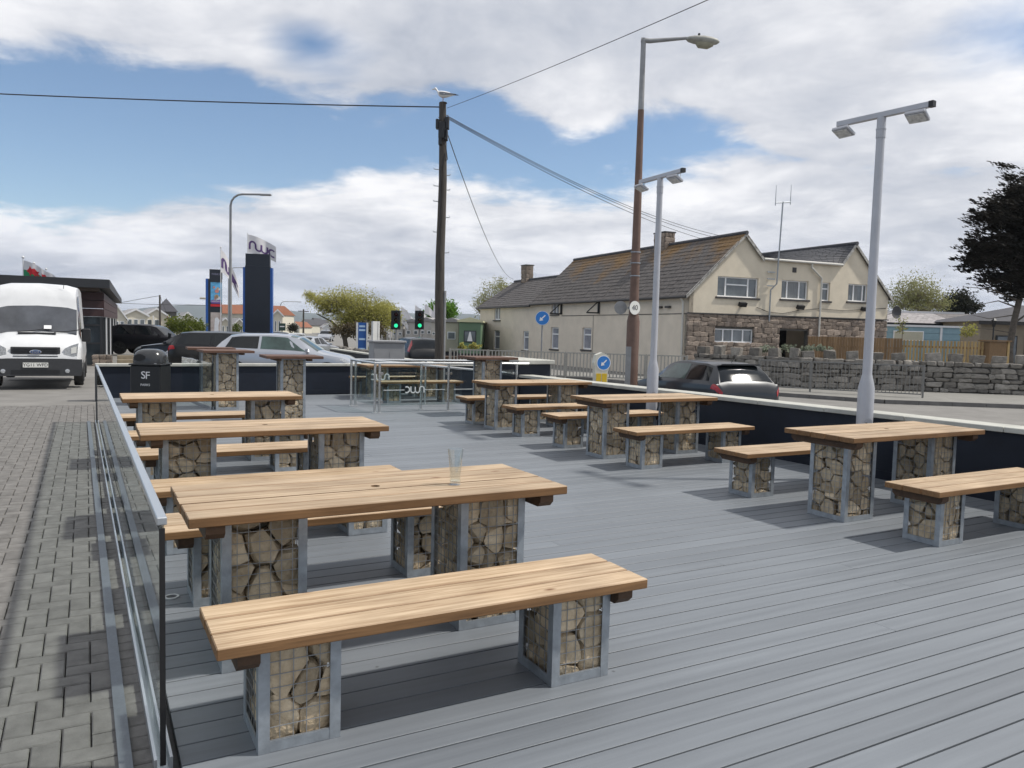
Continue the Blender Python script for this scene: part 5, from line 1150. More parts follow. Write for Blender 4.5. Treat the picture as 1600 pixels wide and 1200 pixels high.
# ------------------------------------------------------------------ flags
def cloth(w,h,droop,seed,nx=16,ny=8,wave=.06):
    mb=MB(); vs=[]
    for j in range(ny+1):
        for i in range(nx+1):
            u,v=i/nx,j/ny; vs.append((u*w,wave*w*u*math.sin(u*9+seed+v*1.5),v*h*(1-.35*u*droop)-droop*u*u*h*.8-droop*u*h*.25))
    n=nx+1; return mb.add(vs,[(j*n+i,j*n+i+1,(j+1)*n+i+1,(j+1)*n+i) for j in range(ny) for i in range(nx)])
def fpt(u,v,w,h,droop,seed,wave,off): return Vector((u*w,wave*w*u*math.sin(u*9+seed+v*1.5)-off,v*h*(1-.35*u*droop)-droop*u*u*h*.8-droop*u*h*.25))
def flag_print(strokes,w,h,droop,seed,wave,bw):
    mb=MB()
    for st in strokes:
        st2=[]
        for (x0_,y0_),(x1_,y1_) in zip(st[:-1],st[1:]): st2+=[(lerp(x0_,x1_,k/3),lerp(y0_,y1_,k/3)) for k in range(3)]
        st2.append(st[-1]); 
        for off in(.012,-.012):
            vs=[];k=len(st2)
            for i,(x,y) in enumerate(st2):
                a=st2[max(0,i-1)];b=st2[min(k-1,i+1)]; d=Vector((b[0]-a[0],b[1]-a[1])).normalized(); nx_,ny_=-d.y*bw/2,d.x*bw/2
                vs+=[fpt(x+nx_/w,y+ny_/h,w,h,droop,seed,wave,off),fpt(x-nx_/w,y-ny_/h,w,h,droop,seed,wave,off)]
            mb.add(vs,[(2*i,2*i+1,2*i+3,2*i+2) for i in range(k-1)])
    return mb
def flag(px,ytop,Y,polebot,w,h,droop,seed,label,fm,emblem=None,wave=.06,rz=0,ball=True,group=None):
    p=at(px,ytop,Y); t=thing('flag_pole',label,'flag',(p.x,Y,polebot),rz,group); zt=p.z-polebot
    obj('pole',MB().tube((0,0,0),(0,0,zt),.045,.03,8),white_paint,t,smooth=40)
    if ball: obj('finial',MB().lathe([(0,0),(.07,.03),(.08,.08),(.05,.13),(0,.15)],10,c=(0,0,zt),cap=False),white_paint,t,smooth=60)
    f_=obj('flag',cloth(w,h,droop,seed,wave=wave),fm,t,(.03,0,zt-h-.1),smooth=60); return t,f_
fabric=mat('white flag fabric',(.66,.65,.66),.8,0,.05,4,0); purple=mat('purple print',(.10,.055,.17),.8,0,.05,4,0); fred=mat('red flag print',(.50,.02,.03),.8,0,.05,4,0); fgreen=mat('green flag print',(.02,.22,.09),.8,0,.05,4,0)
NW=[[(x/2.9+.06,.22+y*.55) for x,y in st] for st in nwc_path()]
t,f_=flag(387,364,58,at(387,470,58).z-3.5,2.0,1.35,.45,1.0,'white flag with a purple scribble flying above the tall navy sign',fabric,ball=False,rz=.25)
obj('flag_emblem',flag_print(NW,2.0,1.35,.45,1.0,.06,.13),purple,f_)
t,f_=flag(345,388,66,-.6,1.5,1.9,1.1,2.0,'white flag with purple lettering hanging on its pole over the small totem sign',fabric,rz=.7)
obj('flag_emblem',flag_print(NW,1.5,1.9,1.1,2.0,.06,.2),purple,f_)
DR=[(.15,.45),(.3,.62),(.36,.80),(.45,.66),(.60,.74),(.72,.62),(.85,.70),(.76,.52),(.88,.38),(.7,.40),(.66,.25),(.56,.38),(.42,.36),(.38,.22),(.30,.38)]
for i,(px,yt,Y,dr,rz) in enumerate(((36,404,45,.30,.0),(53,413,49,.42,.1),(72,422,54,.55,.15))):
    w_,h_=1.05,1.05
    t,f_=flag(px,yt,Y,-.5,w_,h_,dr,i*1.7,('leftmost of three Welsh flags behind the white van, most of its green half showing','middle Welsh flag behind the white van roof, the red dragon clearest','rightmost and smallest Welsh flag behind the white van, drooping')[i],fabric,rz=rz,group='Welsh flags behind the van')
    mbg=MB()
    for off in(.008,-.008):
        vs=[fpt(u/10,v/4*.5,w_,h_,dr,i*1.7,.06,off) for v in range(5) for u in range(11)]; mbg.add(vs,[(v*11+u,v*11+u+1,(v+1)*11+u+1,(v+1)*11+u) for v in range(4) for u in range(10)])
    obj('green_half',mbg,fgreen,f_); mbd=MB()
    for off in(.02,-.02):
        n0=len(DR); cx,cy=.5,.5; vs=[fpt(cx,cy,w_,h_,dr,i*1.7,.06,off)]+[fpt(x,y,w_,h_,dr,i*1.7,.06,off) for x,y in DR]; mbd.add(vs,[(0,k+1,(k+1)%n0+1) for k in range(n0)])
    obj('dragon_emblem',mbd,fred,f_)
for i,(px,yt,Y,pb) in enumerate(((601,478,75,-.5),(615,480,78,-.5),(627,478,80,-.5),(649,476,82,-.5),(664,474,84,-.5),(678,475,86,-.5))):
    t,f_=flag(px,yt,Y,pb,1.5 if i else .7,1.0 if i else 1.9,1.2,i*2.1,('small white feather flag left of the traffic lights','white flag just behind the left traffic light','white flag between the two traffic lights, the left of that pair','white flag just left of the right traffic light, high up','white flag above the right traffic light','white flag nearest the telegraph pole, against the green tree')[i],fabric,wave=.08,ball=False,group='white site flags')
# ------------------------------------------------------------------ totem signs
p=base(403,520,55,-.5); t=thing('totem_sign','tall navy totem sign with blue side panels, its back to the camera','totem sign',p,.12); zt=at(403,397,55).z+.5; zs=at(403,416,55).z+.5
obj('main_panel',MB().box((0,0,zs/2),(1.72,.34,zs)),mat('navy sign panel',(.009,.013,.022),.35,0,.1,2,0),t); obj('head_panel',MB().box((0,0,(zt+zs)/2+.003),(1.66,.34,zt-zs)),MATS['navy sign panel'],t)
for s in(-1,1): obj('side_panel',MB().box((s*.93,.05,(zs-.1)/2),(.14,.44,zs-.1)),blue_panel,t)
obj('base_plinth',MB().box((.9,.0,.35),(1.0,.7,.3)),blue_panel,t)
p=base(336,520,74,-.5); t=thing('totem_sign','smaller totem sign with bright holiday posters and a blue side','totem sign',p,.35); zt=at(337,421,74).z+.5; zs=at(337,436,74).z+.5
obj('main_panel',MB().box((0,.05,zs/2),(1.25,.30,zs)),MATS['navy sign panel'],t); obj('head_panel',MB().box((.08,.05,(zs+zt)/2),(1.15,.30,zt-zs)),MATS['navy sign panel'],t); obj('side_panel',MB().box((-.72,.1,zs/2),(.22,.5,zs)),blue_panel,t)
hb_=obj('poster',MB().box((.10,-.11,zs*.80),(.98,.02,zs*.30)),mat('sky blue poster',(.10,.36,.62),.5,0,.5,2.2,0),t)
pc_=[mat('poster '+n_,c_,.5,0,.1,5,0) for n_,c_ in(('pink',(.55,.24,.2)),('pale',(.6,.62,.66)),('tan',(.5,.36,.22)),('violet',(.14,.08,.28)))]
R2=random.Random(4)
for k in range(9): obj('poster_figure',MB().lathe([(0,0),(R2.uniform(.09,.2),0),(R2.uniform(.05,.12),.006),(0,.006)],10,axis='Y',cap=False),pc_[k%3],hb_,(.10+R2.uniform(-.32,.32),-.127,zs*.80+R2.uniform(-.28,.2)*zs*.45))
obj('poster_caption',MB().box((.10,-.122,zs*.66),(.9,.01,.35)),pc_[3],hb_); obj('caption_text',text_mesh('HOLIDAYS',.17),whiteink,hb_,(.10,-.13,zs*.665),rot=(math.pi/2,0,0)); obj('poster_footer',MB().box((.10,-.122,zs*.605),(.98,.01,.22)),fred,hb_)
lb_=obj('poster',MB().box((.10,-.11,zs*.27),(.98,.02,zs*.46)),mat('photo poster',(.26,.20,.18),.5,0,.6,1.6,0,col2=(.5,.46,.44)),t); obj('poster_figure',MB().prism([(-.2,-1.2),(.25,-1.2),(.2,.2),(.32,.7),(.1,1.0),(-.1,.9),(-.15,.3)],(.10,-.127,zs*.27),(1,0,0),(0,0,1),(0,.006,0)),pc_[1],lb_)
obj('head_text',text_mesh('PARKS',.26),mat('dim sign text',(.2,.2,.3),.5,0,.05,5,0),t,(.08,-.105,(zs+zt)/2),rot=(math.pi/2,0,0))
def board(px,py0,py1,Y,w,label,m_,rz):
    z1=at(px,py0,Y).z; t=thing('sign_board',label,'sign board',(at(px,py0,Y).x,Y,-.6),rz); hgt=z1+.6
    obj('panel',MB().box((0,0,hgt*.58),(w,.08,hgt*.84)),m_,t)
    for s in(-1,1): obj('post',MB().box((s*(w/2+.06),0,hgt/2),(.12,.16,hgt)),white_paint,t)
    return t,hgt
t,hg=board(566,504,530,52,.55,'narrow blue sign board with white edges at the road bend',blue_panel,.3)
for k,(zz,w_) in enumerate(((.9,.4),(.80,.42),(.56,.42),(.3,.4))): obj('print_block',MB().box((0,-.045,hg*zz),(w_,.01,hg*.05)),mat('pale blue print',(.35,.5,.7),.5,0,.1,6,0) if k==0 else MATS['pale blue print'],t)
board(587,502,530,50,.32,'plain white sign board seen edge-on at the road bend',white_paint,.9)
p=base(443,520,90,-.5); t=thing('green_sign','small dark green direction sign beside the road queue','sign',p,.1); obj('panel',MB().box((-.15,0,1.9),(.75,.05,.85)),mat('dark green sign',(.012,.045,.03),.5,0,.1,4,0),t); obj('post',MB().tube((-.15,.06,0),(-.15,.06,1.7),.05,n=8),concrete,t); obj('white_line',MB().box((-.15,-.03,1.95),(.5,.01,.12)),whiteink,t)
# ------------------------------------------------------------------ far buildings
def X_(px,Y): return at(px,520,Y).x
def Zt(px,py,Y): return at(px,py,Y).z
creamp=mat('cream chalet cladding',(.56,.53,.44),.7,0,.06,3,.1,30); greyroof=mat('light grey sheet roof',(.28,.27,.27),.7,0,.12,2,.15,30,stretch=(1,1,1)); darkroof=mat('dark slate roof',(.06,.06,.07),.8,0,.2,3,.2,20)
maroon=mat('maroon cladding',(.038,.015,.016),.55,0,.25,3,.1,30,stretch=(1,1,9)); charcoal=mat('charcoal fascia',(.018,.02,.024),.5,0,.1,4,0)
# lodge with the oversailing roof
Yb=31; c0=Vector((X_(172,Yb),Yb,0)); t=thing('reception_lodge','dark lodge with maroon cladding, glazed front and oversailing flat roof behind the white van','building',(c0.x,c0.y,-.35),.452)
zr=Zt(172,437,Yb)+.35; DP=29.3
obj('roof',MB().box((-15,DP/2,zr-.17),(30,DP,.34)),charcoal,t); obj('soffit',MB().box((-15.1,DP/2,zr-.40),(29.4,DP-.6,.12)),mat('dark timber soffit',(.07,.05,.04),.7,0,.2,5,0,stretch=(1,8,1)),t)
for k in range(3): obj('clad_board',chamfer((27,.05,.32),.008,'clad_board'),maroon,t,(-13.8,1.35,zr-.64-.335*k))
for k in range(3): obj('clad_board',chamfer((DP-3,.05,.32),.008,'clad_board_side'),maroon,t,(-.28,DP/2+.0,zr-.64-.335*k),math.pi/2)
gz_=zr-1.48
gl=obj('glazing',MB().box((-13.8,DP/2,gz_/2),(26.9,DP-3.2,gz_)),mat('lodge glazing',(.03,.042,.052),.06,0,.3,.5,0,spec=.6),t)
for k in range(16): obj('mullion',MB().box((-.37-k*1.05,1.56,gz_/2),(.09,.10,gz_)),charcoal,gl)
for zz in(1.0,1.75): obj('transom',MB().box((-8.6,1.56,zz),(16.4,.06,.07)),charcoal,gl)
for k in range(13): obj('side_frame',MB().box((-.32,1.7+k*2.05,gz_/2),(.10,.09,gz_)),upvc if k%3==2 else charcoal,gl)
pl_=obj('stone_plinth',MB().box((-.3,1.0,.28),(.7,.7,.55)),mortar,t)
for k in range(9): o=obj('stone',R.choice(FR),None,pl_,(-.54+.24*(k%3),.63,.10+.18*(k//3))); o.scale=(.23,.12,.17)
for k in range(3): obj('stone_step',chamfer((2.2,.34,.16),.01,'stone_step'),mat('pale step stone',(.26,.22,.16),.9,0,.2,5,.2,40) if k==0 else MATS['pale step stone'],t,(1.3,1.6+.34*k,.08+.16*k))
for k in range(2): obj('planter_box',MB().box((-1.4-k*1.0,.85,.45),(.7,.6,.9)),charcoal,t)
hr=MB()
for k in range(7): hr.tube((2.3,2.2+k*.45,.45),(2.3,2.2+k*.45,1.45),.02,n=5)
hr.tube((2.3,2.1,1.45),(2.3,5.1,1.45),.03,n=6); obj('step_railing',hr,charcoal,t)
def gable_hut(name,label,cat,pxl,pxr,py_eave,py_peak,Y,ground,rz,wallm,roofm,depth=9,trim=white_paint,wins=((.2,.42,.3,.75),(.58,.8,.3,.75)),group=None,porch=False):
    xl,xr=X_(pxl,Y),X_(pxr,Y); w=xr-xl; ze=Zt((pxl+pxr)/2,py_eave,Y)-ground; zp=Zt((pxl+pxr)/2,py_peak,Y)-ground
    t=thing(name,label,cat,((xl+xr)/2,Y,ground),rz,group)
    obj('wall',MB().prism([(-w/2,0),(w/2,0),(w/2,ze),(0,zp-.08),(-w/2,ze)],(0,0,0),X,Z,(0,depth,0)),wallm,t)
    ov=.25; sl=(zp-ze)/(w/2)
    for s in(-1,1):
        obj('roof',MB().add([(0,-ov,zp),(s*(w/2+ov),-ov,ze-sl*ov),(s*(w/2+ov),depth,ze-sl*ov),(0,depth,zp),(0,-ov,zp+.1),(s*(w/2+ov),-ov,ze-sl*ov+.1),(s*(w/2+ov),depth,ze-sl*ov+.1),(0,depth,zp+.1)],[(0,1,2,3),(7,6,5,4),(0,4,5,1),(1,5,6,2),(2,6,7,3),(3,7,4,0)]),roofm,t)
        obj('bargeboard',MB().add([(0,-ov-.03,zp+.13),(s*(w/2+ov),-ov-.03,ze-sl*ov+.13),(s*(w/2+ov),-ov-.03,ze-sl*ov-.14),(0,-ov-.03,zp-.16),(0,-ov+.03,zp+.13),(s*(w/2+ov),-ov+.03,ze-sl*ov+.13),(s*(w/2+ov),-ov+.03,ze-sl*ov-.14),(0,-ov+.03,zp-.16)],[(0,1,2,3),(7,6,5,4),(0,4,5,1),(2,6,7,3),(1,5,6,2)]),trim,t)
    for a,b,c,d in wins: 
        x0_,x1_,z0_,z1_=-w/2+a*w,-w/2+b*w,c*ze,d*ze
        f_=obj('window',MB().box(((x0_+x1_)/2,-.02,(z0_+z1_)/2),(x1_-x0_,.08,z1_-z0_)),upvc,t); obj('glass_pane',MB().box(((x0_+x1_)/2,-.065,(z0_+z1_)/2),(x1_-x0_-.14,.02,z1_-z0_-.14)),hglass,f_)
    if porch:
        for k in range(4): obj('porch_post',MB().box((-w/2+.15+k*(w-.3)/3,-ov+.0,ze/2),(.14,.14,ze)),trim if k<2 else mat('tan porch post',(.3,.19,.09),.7,0,.1,5,0),t)
    return t,w,ze,zp
gc='cream holiday chalets in a row'
for i,(a,b,e_,p_,Y,po) in enumerate(((170,196,496,477,104,False),(196,229,492,483,108,False),(228,262,493,482,112,True))):
    gable_hut('holiday_chalet',('left chalet of the cream row, partly hidden by the dark lodge','middle chalet of the cream row above the black four-wheel drive','right chalet of the cream row, with posts under its gable porch')[i],'chalet',a,b,e_,p_,Y,-.4,.55,creamp,greyroof,11,wins=((.12,.34,.25,.8),(.4,.6,.25,.8),(.66,.88,.25,.8)) if not po else ((.1,.3,.2,.8),(.4,.6,.2,.8)),group=gc,porch=po)
gable_hut('holiday_chalet','grey roofed chalet with a white gable behind the round green hedge','chalet',281,306,500,488,118,-.4,.5,creamp,greyroof,10,group=gc)
gable_hut('holiday_chalet','small cream chalet between the small totem and the tall navy totem','chalet',366,382,506,498,128,-.4,.45,creamp,greyroof,10,group=gc)
gable_hut('holiday_chalet','small cream chalet just right of the small totem sign','chalet',344,360,504,497,126,-.4,.45,creamp,greyroof,10,group=gc)
tr=mat('terracotta roof tile',(.22,.085,.045),.85,0,.18,4,.3,12); 
def hip_hall(label,pxl,pxr,pyr,pye,Y,rz,wm,rm,nwin,cat='building',name='village_hall',ground=-.5,dep=9):
    xl,xr=X_(pxl,Y),X_(pxr,Y); w=xr-xl; zr_=Zt(pxl,pyr,Y)-ground; ze=Zt(pxl,pye,Y)-ground; t=thing(name,label,cat,((xl+xr)/2,Y,ground),rz)
    obj('wall',MB().box((0,dep/2,ze/2),(w-.4,dep,ze)),wm,t); obj('roof',MB().add([(-w/2,-.4,ze),(w/2,-.4,ze),(w/2,dep+.4,ze),(-w/2,dep+.4,ze),(-w/2+.5,dep/2,zr_),(w/2-.5,dep/2,zr_)],[(0,1,5,4),(1,2,5),(2,3,4,5),(3,0,4),(0,3,2,1)]),rm,t)
    for k in range(nwin):
        x=-w/2+w*(k+.5)/nwin; f_=obj('window',MB().box((x,-.02,ze*.62),(w/nwin*.5,.08,ze*.36)),upvc,t); obj('glass_pane',MB().box((x,-.065,ze*.62),(w/nwin*.5-.2,.02,ze*.36-.2)),hglass,f_)
    return t
hip_hall('two-storey hall with a terracotta tiled roof behind the totem signs',323,436,474,489,140,-.05,creamp,tr,9)
t,w,ze,zp=gable_hut('cream_house','narrow cream house end with a terracotta roof right of the tall navy totem','house',426,441,492,484,120,-.5,.3,creamp,tr,12)
# church-like pyramid roof and telegraph line far left
Y_=150; t=thing('spired_roof','dark pointed pyramid roof rising above the chalet row','building',(X_(260,Y_),Y_,-.5),.4); zt=Zt(260,471,Y_)+.5; z0=Zt(260,487,Y_)+.5; obj('tower_wall',MB().box((0,0,z0/2),(3.6,3.6,z0)),mortar,t); obj('spire',MB().add([(-2.1,-2.1,z0),(2.1,-2.1,z0),(2.1,2.1,z0),(-2.1,2.1,z0),(0,0,zt+.6)],[(0,1,4),(1,2,4),(2,3,4),(3,0,4)]),darkroof,t)
Y_=90; t=thing('far_telegraph_pole','small distant telegraph pole above the chalet roofs','telegraph pole',(X_(250,Y_),Y_,-.5)); zt=Zt(250,461,Y_)+.5; obj('pole_shaft',MB().tube((0,0,0),(0,0,zt),.14,.10,8),polewood,t); obj('stay',MB().tube((.1,0,zt*.95),(1.9,0,0),.02,n=5),cableM,t)
tag(obj('overhead_cable',MB().path([at(250,462,90),at(220,467,92),at(188,473,95)],.03,4),cableM),'faint cable from the distant pole to the left behind the lodge','cable'); tag(obj('overhead_cable',MB().path([at(190,474,98),at(250,476,90),at(325,477,95)],.03,4),cableM),'faint level cable crossing above the chalet roofs','cable')
Y_=70; t=thing('far_telegraph_pole','thin distant pole above the road, left of the windswept tree','telegraph pole',(X_(474,110),110,-.5)); zt=Zt(474,483,110)+.5; obj('pole_shaft',MB().tube((0,0,0),(0,0,zt),.15,.11,8),polewood,t); obj('cross_arm',MB().box((0,0,zt-.3),(1.5,.1,.12)),polewood,t)
# distant town houses
far=[(452,468,510,503,200,tr,creamp),(466,482,507,499,230,darkroof,creamp),(480,498,506,497,250,darkroof,mortar),(496,512,508,501,260,darkroof,creamp),(512,526,507,500,240,greyroof,creamp),(526,545,508,499,280,darkroof,creamp),(444,455,512,507,160,greyroof,creamp),(505,520,511,506,190,greyroof,white_paint)]
lbs=['far house with a terracotta roof right of the tall navy totem','far dark roofed house left of centre in the distant town','far grey walled house with the tallest roof in the distant town','far pale house just left of the road vanishing point','far pale house with a light grey roof at the road vanishing point','far dark roofed house partly behind the windswept tree','small far house with a light roof beside the green direction sign','small far white house low beside the road']
for (a,b,e_,p_,Y,rm,wm),lb in zip(far,lbs): gable_hut('distant_house',lb,'house',a,b,e_,p_,Y,-.5,R.uniform(-.6,.6),wm,rm,10,trim=wm,wins=((.2,.4,.4,.7),(.6,.8,.4,.7)),group='distant town houses')
# static caravans on the right of the road
def caravan(label,pxl,pxr,py_e,Y,wm,rm,ground=-.5,rz=0,dep=8,nw=2,curtain=False,curve=True,group='static caravans beyond the road'):
    xl,xr=X_(pxl,Y),X_(pxr,Y); w=xr-xl; ze=Zt((pxl+pxr)/2,py_e,Y)-ground; t=thing('static_caravan',label,'caravan',((xl+xr)/2,Y,ground),rz,group)
    obj('body',chamfer((w,dep,ze-.45),.05,'caravan_body'),wm,t,(0,dep/2,.45+(ze-.45)/2)); rf=obj('roof',MB().prism([(-w/2-.12,ze-.02),(w/2+.12,ze-.02),(w/2+.12,ze+.10),(0,ze+.32),(-w/2-.12,ze+.10)],(0,-.15,0),X,Z,(0,dep+.3,0)),rm,t)
    k=int(w/.32)
    for i in range(k): obj('roof_rib',MB().box((-w/2+(i+.5)*w/k,-.1,ze+.06),(.05,.16,.16)),rm,rf)
    obj('skirt',MB().box((0,dep/2,.2),(w-.2,dep-.2,.5)),charcoal,t)
    for i in range(nw):
        x=-w/2+w*(i+.5)/nw; ww=min(1.3,w/nw*.55); f_=obj('window',MB().box((x,-.02,ze*.62),(ww,.07,ww*.95)),charcoal if curtain else upvc,t); obj('glass_pane',MB().box((x,-.06,ze*.62),(ww-.12,.02,ww*.95-.12)),hglass,f_)
        if curtain: obj('curtain',MB().prism([(-ww*.22,-ww*.38),(ww*.22,-ww*.38),(.04,ww*.38),(-.04,ww*.38)],(x,-.08,ze*.62),X,Z,(0,.015,0)),whiteink,f_)
    return t
beigeC=mat('beige caravan wall',(.42,.40,.31),.6,0,.06,3,0); greenC=mat('sage green caravan wall',(.115,.19,.115),.6,0,.06,3,0); yroof=mat('cream ribbed roof',(.56,.55,.36),.6,0,.05,3,0); greyC=mat('grey caravan wall',(.45,.43,.40),.7,0,.1,3,0)
caravan('beige static caravan between the telegraph pole and the green caravan',694,717,503,58,beigeC,greyroof,nw=1)
caravan('sage green static caravan with a cream roof and tied white curtain, left of the cottage',717,752,503,54,greenC,yroof,nw=1,curtain=True)
for i,(a,b,e_,Y) in enumerate(((592,612,506,84),(612,630,507,80),(632,656,503,78),(655,676,501,74),(673,692,503,70))): caravan(('leftmost grey caravan of the row behind the traffic lights','second grey caravan behind the left traffic light','grey caravan between the two traffic lights','grey caravan behind the right traffic light','grey caravan nearest the telegraph pole')[i],a,b,e_,Y,greyC,greyroof,rz=-.15,nw=2)
pf=thing('picket_fence','pale picket fence in front of the grey caravans','fence',(X_(598,66),66,-.5),math.atan2(-6,X_(694,60)-X_(598,66))); L=math.hypot(-6,X_(694,60)-X_(598,66))
pm_=chamfer((.14,.03,1.3),.005,'picket'); pm_.materials.append(pal)
for i in range(22): obj('picket',pm_,None,pf,(L*(i+.5)/22,0,.65))
obj('rail',MB().box((L/2,.03,.95),(L,.04,.09)),pal,pf)
pb_=MB().box((0,0,.3),(5.2,1.0,.7)); t=thing('planting_bed','dark timber edged planting bed in front of the green caravan','planter',(X_(728,40),40,-.42),.1); obj('bed_edging',pb_,darkwood,t)
# right-hand bungalows
Y_=52; xl,xr=X_(1388,Y_),X_(1640,Y_); t=thing('bungalow','long low bungalow with a light grey roof behind the pale fence','bungalow',(xl,Y_,-.42),0); ze=Zt(1450,506,Y_)+.42; zr=Zt(1450,487,Y_)+.42
obj('wall',MB().box(((xr-xl)/2,3.6,ze/2),(xr-xl,6.4,ze)),creamp,t); rs=MB(); 
obj('roof_deck',MB().add([(-.3,0,ze),(xr-xl,0,ze),(xr-xl,3.6,zr),(-.3,3.6,zr),(xr-xl,7.2,ze),(-.3,7.2,ze)],[(0,1,2,3),(3,2,4,5)]),greyroof,t)
ts=tile_strip((-.3,0,ze+.02),(4.8,0,ze+.02),(4.8,3.6,zr+.02),(-.3,3.6,zr+.02),.3,.4,8); tag(obj('roof_tiles',ts,mat('pale weathered tiles',(.36,.34,.34),.8,0,.2,4,.2,20),t),kind='stuff'); ts=tile_strip((4.85,0,ze+.02),(xr-xl,0,ze+.02),(xr-xl,3.6,zr+.02),(4.85,3.6,zr+.02),.3,.4,9); tag(obj('roof_tiles',ts,mat('mid grey tiles',(.20,.185,.18),.8,0,.2,4,.2,20),t),kind='stuff')
obj('ridge_capping',MB().box((3.2,3.6,zr+.08),(7.6,.3,.14)),white_paint,t); obj('fascia',MB().box(((xr-xl)/2,-.02,ze-.06),(xr-xl+.2,.06,.2)),charcoal,t)
Y_=44; xl,xr=X_(1384,Y_),X_(1500,Y_); t=thing('garden_shed','pale blue boarded shed with a white roof edge behind the fence','shed',(xl,Y_,-.42),0); ze=Zt(1440,511,Y_)+.42; bluew=mat('pale blue boards',(.20,.31,.36),.7,0,.08,4,0)
w=xr-xl; obj('wall',MB().box((w/2,1.5,ze/2),(w,3,ze)),bluew,t); n_=8
for k in range(n_): obj('board',chamfer((w+.02,.04,ze/n_-.02),.006,'shed_board'),bluew,t,(w/2,-.01,ze*(k+.5)/n_))
obj('roof_edge',MB().box((w/2,1.5,ze+.05),(w+.25,3.2,.11)),white_paint,t); obj('corner_trim',MB().box((w*.74,-.05,ze/2),(.12,.05,ze)),white_paint,t); f_=obj('window',MB().box((w*.30,-.05,ze*.82),(1.7,.06,.55)),upvc,t); obj('glass_pane',MB().box((w*.30,-.085,ze*.82),(1.6,.02,.46)),beigeC,f_)
Y_=48; xl=X_(1528,Y_); xr=X_(1760,Y_); t=thing('bungalow','bungalow with a dark slate roof under the big cypress at the right edge','bungalow',(xl,Y_-.5,-.42),0); w=xr-xl; ze=Zt(1560,503,Y_)+.42; zr=Zt(1600,474,Y_)+.42
obj('wall',MB().box((w/2,3,ze/2),(w,5.5,ze)),mat('tan render',(.30,.25,.19),.9,0,.1,3,.1,30),t); obj('roof',MB().add([(-.4,-.2,ze),(w,-.2,ze),(w,6,ze),(-.4,6,ze),(4.2,3,zr),(w-2,3,zr)],[(0,1,5,4),(1,2,5),(2,3,4,5),(3,0,4)]),darkroof,t); obj('fascia',MB().box((w/2,-.22,ze-.08),(w+.8,.06,.22)),sill,t)
for x_ in(1.6,3.4,5.4): f_=obj('window',MB().box((x_,.22,ze*.5),(1.3,.1,1.7)),charcoal,t); obj('glass_pane',MB().box((x_,.16,ze*.5),(1.15,.03,1.55)),hglass,f_)
Y_=40; t=thing('lantern_post','black garden lantern post behind the fence under the cypress','lamp post',(X_(1552,Y_),Y_,-.42)); zt=Zt(1552,497,Y_)+.42; obj('post',MB().tube((0,0,0),(0,0,zt-.45),.05,.035,8),blackpl,t); obj('lantern',MB().lathe([(0,zt-.45),(.07,zt-.45),(.13,zt-.15),(.15,zt-.13),(.03,zt),(0,zt)],6,cap=False),blackpl,t)
